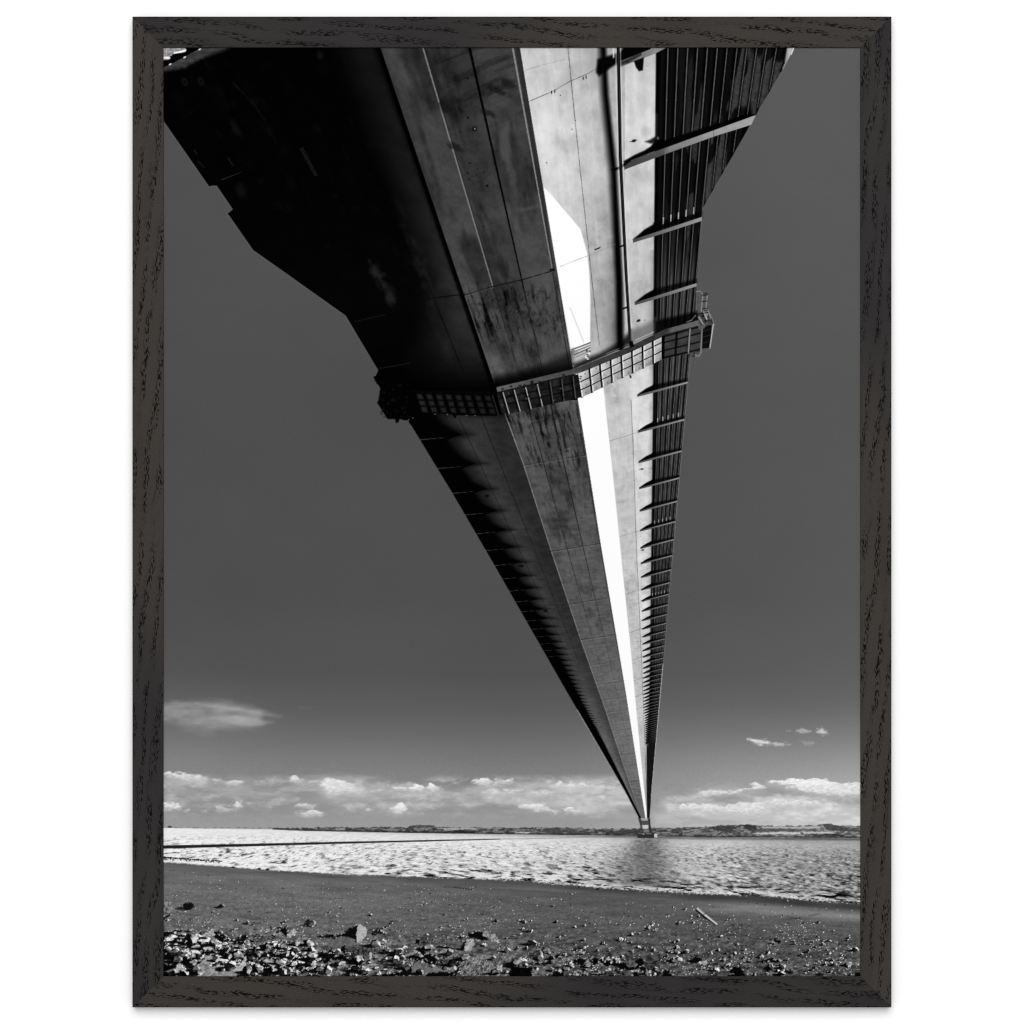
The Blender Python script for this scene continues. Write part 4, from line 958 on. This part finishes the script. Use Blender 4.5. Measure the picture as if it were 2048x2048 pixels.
    P.line([(1407, 588), (1413, 586), (1416, 589)], 2.2, 40, 0.9, 0.7, lab=GANTRY)
    for y in (591, 603, 617):
        P.line([(1405, y), (1414, y - 1)], 2.0, 30, 0.95, 0.7, lab=GANTRY)
    P.line([(1393, 604), (1403, 602)], 1, 60, 0.6, 0.6); P.line([(1393, 628), (1416, 625)], 2, 14, 0.95, 0.7)
    P.line([(1417, 620), (1424, 636), (1429, 650)], 1.4, 140, 0.9, 0.7, lab=GANTRY)

    # ---------------------------------------------------------------- far tower
    tw = lambda x0, y0: (1020 + 0.18634 * x0, 1500 + 0.18634 * y0)
    q = lambda pts, *a_, **k_: P.fill([tw(*p) for p in pts], *a_, **k_)
    q([(1375, 735), (1395, 730), (1420, 765), (1412, 800), (1435, 895), (1412, 895), (1395, 800)], 62, 1, 0.7, TOWER)
    q([(1480, 740), (1505, 735), (1508, 800), (1528, 900), (1498, 900), (1485, 800)], 50, 1, 0.7, TOWER)
    q([(1410, 762), (1490, 758), (1492, 805), (1410, 808)], 76, 1, 0.7, TOWER)
    q([(1428, 812), (1460, 806), (1482, 806), (1484, 845), (1470, 850), (1450, 848), (1432, 850)], 205, 0.85, 0.7)
    q([(1436, 850), (1490, 850), (1494, 895), (1440, 895)], 118, 0.9, 0.7, TOWER)
    q([(1368, 898), (1400, 888), (1540, 888), (1582, 896), (1580, 946), (1368, 946)], 46, 1, 0.7, TOWER)
    q([(1548, 900), (1582, 898), (1580, 946), (1550, 940)], 215, 0.9, 0.7)
    q([(1425, 893), (1450, 895), (1440, 915), (1420, 910)], 150, 0.8, 0.7); q([(1460, 895), (1520, 893), (1520, 905), (1462, 906)], 130, 0.8, 0.8)
    q([(1380, 895), (1420, 893), (1420, 900), (1380, 902)], 150, 0.7, 0.7)

    # ---------------------------------------------------------------- print grain
    G += (fbm(X * 0.7, Y * 0.7, 2, 301) - 0.5) * 3.0
    np.clip(G, 0, 254, out=G)
    return P


# ====================================================================== the scene
import bpy, bmesh, math
from mathutils import Vector

MM = 0.0004                                             # one unit of the layout = 0.4 mm
CX, CY = 1024.0, 1024.0                                 # centre of the frame in layout units
HANG = 1.50                                             # height of the picture's centre on the wall (m)
W = lambda x, y: ((x - CX) * MM, HANG - (y - CY) * MM)  # layout -> wall plane (x, z)

scene = bpy.context.scene
col = scene.collection
world = bpy.data.worlds.new("World"); scene.world = world
world.use_nodes = True
bgn = world.node_tree.nodes["Background"]
bgn.inputs[0].default_value = (1, 1, 1, 1)
bgn.inputs[1].default_value = AMB = 0.61


def nodes(name):
    m = bpy.data.materials.new(name); m.use_nodes = True
    nt = m.node_tree
    b = nt.nodes["Principled BSDF"]
    b.inputs["Specular IOR Level"].default_value = 0.0
    b.inputs["Roughness"].default_value = 0.9
    def N(t, **k):
        n = nt.nodes.new(t)
        for a, v in k.items():
            setattr(n, a, v)
        return n
    return m, nt, b, N, nt.links.new


def link(name, me, parent=None):
    o = bpy.data.objects.new(name, me); col.objects.link(o)
    if parent:
        o.parent = parent
    return o


def empty(name, loc, parent=None):
    o = bpy.data.objects.new(name, None); col.objects.link(o); o.location = loc
    o.empty_display_size = 0.05
    if parent:
        o.parent = parent
    return o


# ---------------------------------------------------------------- wall
m_wall, nt, b, N, L_ = nodes("white_wall_paint")
tc = N("ShaderNodeTexCoord"); no = N("ShaderNodeTexNoise"); no.inputs["Scale"].default_value = 380
no.inputs["Detail"].default_value = 3
bp = N("ShaderNodeBump"); bp.inputs["Strength"].default_value = 0.03; bp.inputs["Distance"].default_value = 0.0005
L_(tc.outputs["Object"], no.inputs["Vector"]); L_(no.outputs["Fac"], bp.inputs["Height"]); L_(bp.outputs["Normal"], b.inputs["Normal"])
b.inputs["Base Color"].default_value = (0.88, 0.88, 0.88, 1)
me = bpy.data.meshes.new("wall")
bm = bmesh.new()
bmesh.ops.create_cube(bm, size=1.0)
bmesh.ops.scale(bm, vec=(14, 0.2, 9), verts=bm.verts)
bmesh.ops.translate(bm, vec=(0, 0.1, HANG), verts=bm.verts)
bm.to_mesh(me); bm.free()
wall = link("wall", me); wall["kind"] = "structure"
wall.data.materials.append(m_wall)

# ---------------------------------------------------------------- the framed picture
FD = 0.0094                                             # front of the frame off the wall
pic = empty("framed_picture", (0, 0, HANG))
pic["label"] = "framed black and white photograph of a long bridge in a dark grained wood frame"
pic["category"] = "picture"

# stained oak of the rails: black open-pored grain in ragged flames over a brown black stain
m_oak, nt, b, N, L_ = nodes("black_stained_oak")
def val(v):
    n = N("ShaderNodeValue"); n.outputs[0].default_value = v; return n.outputs[0]
def math_(op, a, c=None, clamp=False):
    n = N("ShaderNodeMath"); n.operation = op; n.use_clamp = clamp
    for i, q in enumerate((a, c)):
        if q is None:
            continue
        if isinstance(q, (int, float)):
            n.inputs[i].default_value = q
        else:
            L_(q, n.inputs[i])
    return n.outputs[0]
def mapr(v, a, c, lo=0.0, hi=1.0):
    n = N("ShaderNodeMapRange"); n.interpolation_type = 'SMOOTHSTEP'
    L_(v, n.inputs[0])
    for i, q in enumerate((a, c, lo, hi)):
        n.inputs[i + 1].default_value = q
    return n.outputs[0]
tc = N("ShaderNodeTexCoord"); sp = N("ShaderNodeSeparateXYZ"); L_(tc.outputs["Object"], sp.inputs[0])
U = math_("MULTIPLY", sp.outputs["X"], 1 / MM)          # along the rail, in layout units
V = math_("MULTIPLY", sp.outputs["Z"], 1 / MM)          # across it
def noise(su, sv, detail=2.0, rough=0.5, off=0.0, vv=None):
    c = N("ShaderNodeCombineXYZ")
    L_(math_("MULTIPLY", U, su), c.inputs[0]); L_(math_("MULTIPLY", V if vv is None else vv, sv), c.inputs[1]); c.inputs[2].default_value = off
    n = N("ShaderNodeTexNoise"); n.inputs["Scale"].default_value = 1.0
    n.inputs["Detail"].default_value = detail; n.inputs["Roughness"].default_value = rough
    L_(c.outputs[0], n.inputs["Vector"]); return n.outputs["Fac"]
# growth rings cut at a shallow angle: long diagonal flames along the rail
warp = math_("MULTIPLY", math_("SUBTRACT", noise(0.006, 0.02, 3, 0.55, 3.1), 0.5), 46.0)
ring = math_("ADD", math_("ADD", V, math_("MULTIPLY", U, -0.105)), warp)
saw = math_("FRACT", math_("MULTIPLY", ring, 1 / 25.0))
flame = math_("MULTIPLY", mapr(saw, 0.34, 0.72), mapr(saw, 1.0, 0.93))
cluster = mapr(noise(0.012, 0.03, 2, 0.5, 7.7), 0.33, 0.50)
dash = mapr(noise(0.11, 0.50, 2.0, 0.6, 1.3), 0.515, 0.55)
pore = math_("MULTIPLY", math_("MULTIPLY", dash, math_("MAXIMUM", math_("MULTIPLY", flame, cluster), 0.0)), 1.0, True)
fine = noise(0.42, 0.42, 3, 0.65, 5.0)
broad = noise(0.0028, 0.012, 2, 0.5, 9.0)
mx = N("ShaderNodeMix"); mx.data_type = 'RGBA'
mx.inputs[6].default_value = (0.0205, 0.0188, 0.0192, 1); mx.inputs[7].default_value = (0.0345, 0.0308, 0.0272, 1)
L_(math_('ADD', math_('SUBTRACT', math_('MULTIPLY', U, 1 / 1450), 0.06), math_('MULTIPLY', math_('SUBTRACT', broad, 0.5), 2.2), True), mx.inputs[0])
hs = N("ShaderNodeHueSaturation"); L_(mx.outputs[2], hs.inputs["Color"])
L_(mapr(fine, 0.25, 0.75, 0.74, 1.26), hs.inputs["Value"])
mp = N("ShaderNodeMix"); mp.data_type = 'RGBA'; mp.inputs[7].default_value = (0.0006, 0.0006, 0.0006, 1)
L_(hs.outputs["Color"], mp.inputs[6]); L_(pore, mp.inputs[0])
L_(mp.outputs[2], b.inputs["Base Color"])
hgt = math_("SUBTRACT", math_("MULTIPLY", fine, 0.35), pore)
bp = N("ShaderNodeBump"); bp.inputs["Strength"].default_value = 0.35; bp.inputs["Distance"].default_value = 0.0003
L_(hgt, bp.inputs["Height"]); L_(bp.outputs["Normal"], b.inputs["Normal"])
b.inputs["Roughness"].default_value = 0.62
b.inputs["Specular IOR Level"].default_value = 0.06

OX0, OX1, OY0, OY1 = 264.8, 1783.0, 33.0, 2014.9        # outer edge of the frame
IX0, IX1, IY0, IY1 = 326.7, 1721.2, 94.8, 1953.3        # sight edge


def rail(length, width, seed):
    """A mitred rail lying along +X from the outer corner, sight edge towards +Z... built as one mesh."""
    me = bpy.data.meshes.new("frame_rail")
    bm = bmesh.new()
    l, w, e = length * MM, width * MM, 0.0004
    back = FD - 0.0005
    # profile across the rail: (distance in from the outer edge, height above the rail's front)
    prof = [(0.0, -back), (0.0, -e), (e, 0.0), (w - e, 0.0), (w, -e), (w, -0.0042), (w + 0.0035, -0.0042), (w + 0.0035, -back)]
    rows = []
    for q, h in prof:
        rows.append((bm.verts.new((q + 0.00008, h, q)), bm.verts.new((l - q - 0.00008, h, q))))
    n = len(rows)
    for i in range(n):
        a, c = rows[i], rows[(i + 1) % n]
        bm.faces.new((a[0], a[1], c[1], c[0]))
    bm.faces.new([r[0] for r in rows]); bm.faces.new([r[1] for r in reversed(rows)])
    bmesh.ops.recalc_face_normals(bm, faces=bm.faces)
    bm.to_mesh(me); bm.free()
    me.materials.append(m_oak)
    return me


wid = IX0 - OX0
spec = [("top", OX0, OY0, OX1 - OX0), ("right", OX1, OY0, OY1 - OY0), ("bottom", OX1, OY1, OX1 - OX0), ("left", OX0, OY1, OY1 - OY0)]
# each rail's own axes: X runs clockwise along it, Z points inwards, Y out of the wall
for k, (side, x, y, ln) in enumerate(spec):
    o = link("frame_rail", rail(ln, wid, k), pic)
    px, pz = W(x, y)
    o.location = (px, -FD, pz - HANG)
    ang = -k * math.pi / 2
    # local X -> clockwise, local Z -> inward, local Y -> towards the viewer
    ax = Vector((math.cos(ang), 0, math.sin(ang)))
    az = Vector((math.sin(ang), 0, -math.cos(ang)))
    ay = Vector((0, -1, 0))
    from mathutils import Matrix
    M = Matrix((ax, ay, az)).transposed()
    o.rotation_euler = M.to_euler()

# ---------------------------------------------------------------- the print
PRINT_Y = -(FD - 0.0014)                                # printed face, a little behind the sight edge
prn = empty("print", (0, PRINT_Y, 0), pic)
m_paper, nt, b, N, L_ = nodes("white_backing_board")
b.inputs["Base Color"].default_value = (0.75, 0.74, 0.72, 1)
no = N("ShaderNodeTexNoise"); no.inputs["Scale"].default_value = 900
bp = N("ShaderNodeBump"); bp.inputs["Strength"].default_value = 0.1; bp.inputs["Distance"].default_value = 0.0002
L_(no.outputs["Fac"], bp.inputs["Height"]); L_(bp.outputs["Normal"], b.inputs["Normal"])
me = bpy.data.meshes.new("backing_board")
bm = bmesh.new(); bmesh.ops.create_cube(bm, size=1.0)
bmesh.ops.scale(bm, vec=((IX1 - IX0) * MM - 0.001, 0.002, (IY1 - IY0) * MM - 0.001), verts=bm.verts)
bmesh.ops.translate(bm, vec=(0, 0.00125, 0), verts=bm.verts)
bm.to_mesh(me); bm.free()
me.materials.append(m_paper)
link("backing_board", me, prn)

# matt photographic ink: the tones are the print's own, laid down by paint() and carried by the sheet
m_ink, nt, b, N, L_ = nodes("photographic_ink")
at = N("ShaderNodeAttribute"); at.attribute_name = "ink"
L_(at.outputs["Color"], b.inputs["Base Color"])
b.inputs["Roughness"].default_value = 1.0

S = 0.8
P = paint(S)
LEVEL = 1.24                                            # light falling on the sheet
g = np.clip(P.G / 255.0, 0, 1)
lin = np.where(g <= 0.04045, g / 12.92, ((g + 0.055) / 1.055) ** 2.4)
ink = np.clip(lin / LEVEL, 0.0002, 0.80).astype(np.float32)
NX, NY = P.nx, P.ny
vx = ((P.xs - CX) * MM).astype(np.float32)
vz = (-(P.ys - CY) * MM).astype(np.float32)
VX, VZ = np.meshgrid(vx, vz)
idx = np.arange(NX * NY, dtype=np.int64).reshape(NY, NX)
quad = np.stack([idx[1:, :-1], idx[1:, 1:], idx[:-1, 1:], idx[:-1, :-1]], -1).reshape(-1, 4)
lab = P.L[:-1, :-1].reshape(-1).astype(np.int32)
PIECES = {
    SKY: ("printed_sky", "grey sky, darkest at the top and paler over the horizon"),
    FARSHORE: ("printed_far_shore", "thin dark line of trees and fields on the far bank"),
    RIVER: ("printed_river", "glittering rippled water crossed by the bridge's shadow"),
    MUD: ("printed_mudflat", "dark stony mud shore in the foreground"),
    STICK: ("printed_driftwood", "pale pole lying on the mud"),
    DECK: ("printed_bridge_deck", "underside of the bridge deck running to the horizon with one white sunlit strip"),
    GANTRY: ("printed_gantry", "gridded inspection gantry hung across the deck"),
    TOWER: ("printed_bridge_pier", "small far tower legs and base standing in the water"),
}
def pieces(code, rest, least):
    """Every separate patch of one kind becomes a piece of its own; specks fall back to what lies behind."""
    A = P.L[:-1, :-1]
    todo = {int(i) for i in np.flatnonzero(A.reshape(-1) == code)}
    w, out = NX - 1, []
    while todo:
        stack = [todo.pop()]; got = []
        while stack:
            i = stack.pop(); got.append(i)
            for j in (i - 1, i + 1, i - w, i + w):
                if j in todo:
                    todo.discard(j); stack.append(j)
        if len(got) < least:
            lab[got] = rest
        else:
            out.append(got)
    return sorted(out, key=len, reverse=True)


for code, rest, least, name in ((CLOUD, SKY, 60, "printed_cloud"), (ROCK, MUD, 30, "printed_rock")):
    for n, got in enumerate(pieces(code, rest, least)):
        PIECE = 60 + n if code == ROCK else 130 + n
        lab[got] = PIECE
        PIECES[PIECE] = (name, None)
# what is left of thin slivers and holes joins its surroundings
flat = ink.reshape(-1)
for code, (name, text) in PIECES.items():
    f = quad[lab == code]
    if not len(f):
        continue
    used, inv = np.unique(f.reshape(-1), return_inverse=True)
    me = bpy.data.meshes.new(name)
    nv, nf = len(used), len(f)
    me.vertices.add(nv); me.loops.add(nf * 4); me.polygons.add(nf)
    co = np.zeros((nv, 3), np.float32)
    co[:, 0] = VX.reshape(-1)[used]; co[:, 2] = VZ.reshape(-1)[used]
    me.vertices.foreach_set("co", co.reshape(-1))
    me.loops.foreach_set("vertex_index", inv.astype(np.int32))
    me.polygons.foreach_set("loop_start", np.arange(0, nf * 4, 4, dtype=np.int32))
    me.update(calc_edges=True)
    a = me.attributes.new("ink", 'FLOAT_COLOR', 'POINT')
    c = np.ones((nv, 4), np.float32); c[:, :3] = flat[used][:, None]
    a.data.foreach_set("color", c.reshape(-1))
    me.materials.append(m_ink)
    o = link(name, me, prn)
    if text:
        o["label"] = text

# ---------------------------------------------------------------- light: one large soft lamp up in front of the wall
ld = bpy.data.lights.new("soft_lamp", 'AREA')
ld.shape = 'RECTANGLE'; ld.size = 7.4; ld.size_y = 7.0
ld.energy = 640
lo = bpy.data.objects.new("soft_lamp", ld); col.objects.link(lo)
lo.location = (0.0, -7.4, HANG + 4.3)
lo.rotation_euler = (Vector((0, 0, HANG)) - Vector(lo.location)).to_track_quat('-Z', 'Y').to_euler()

# ---------------------------------------------------------------- camera
cd = bpy.data.cameras.new("camera"); cam = bpy.data.objects.new("camera", cd); col.objects.link(cam)
cd.sensor_width = 36; cd.lens = 100
dist = 2048 * MM * cd.lens / cd.sensor_width
cam.location = (0, -FD - dist, HANG)
cam.rotation_euler = (math.pi / 2, 0, 0)
cd.clip_start = 0.05; cd.clip_end = 100
scene.camera = cam

scene.view_settings.view_transform = 'Standard'
scene.view_settings.look = 'None'
scene.view_settings.exposure = 0
scene.view_settings.gamma = 1
scene.view_settings.use_curve_mapping = False
scene.render.engine = 'CYCLES'
scene.cycles.use_denoising = False
scene.cycles.max_bounces = 4
scene.cycles.filter_width = 1.15
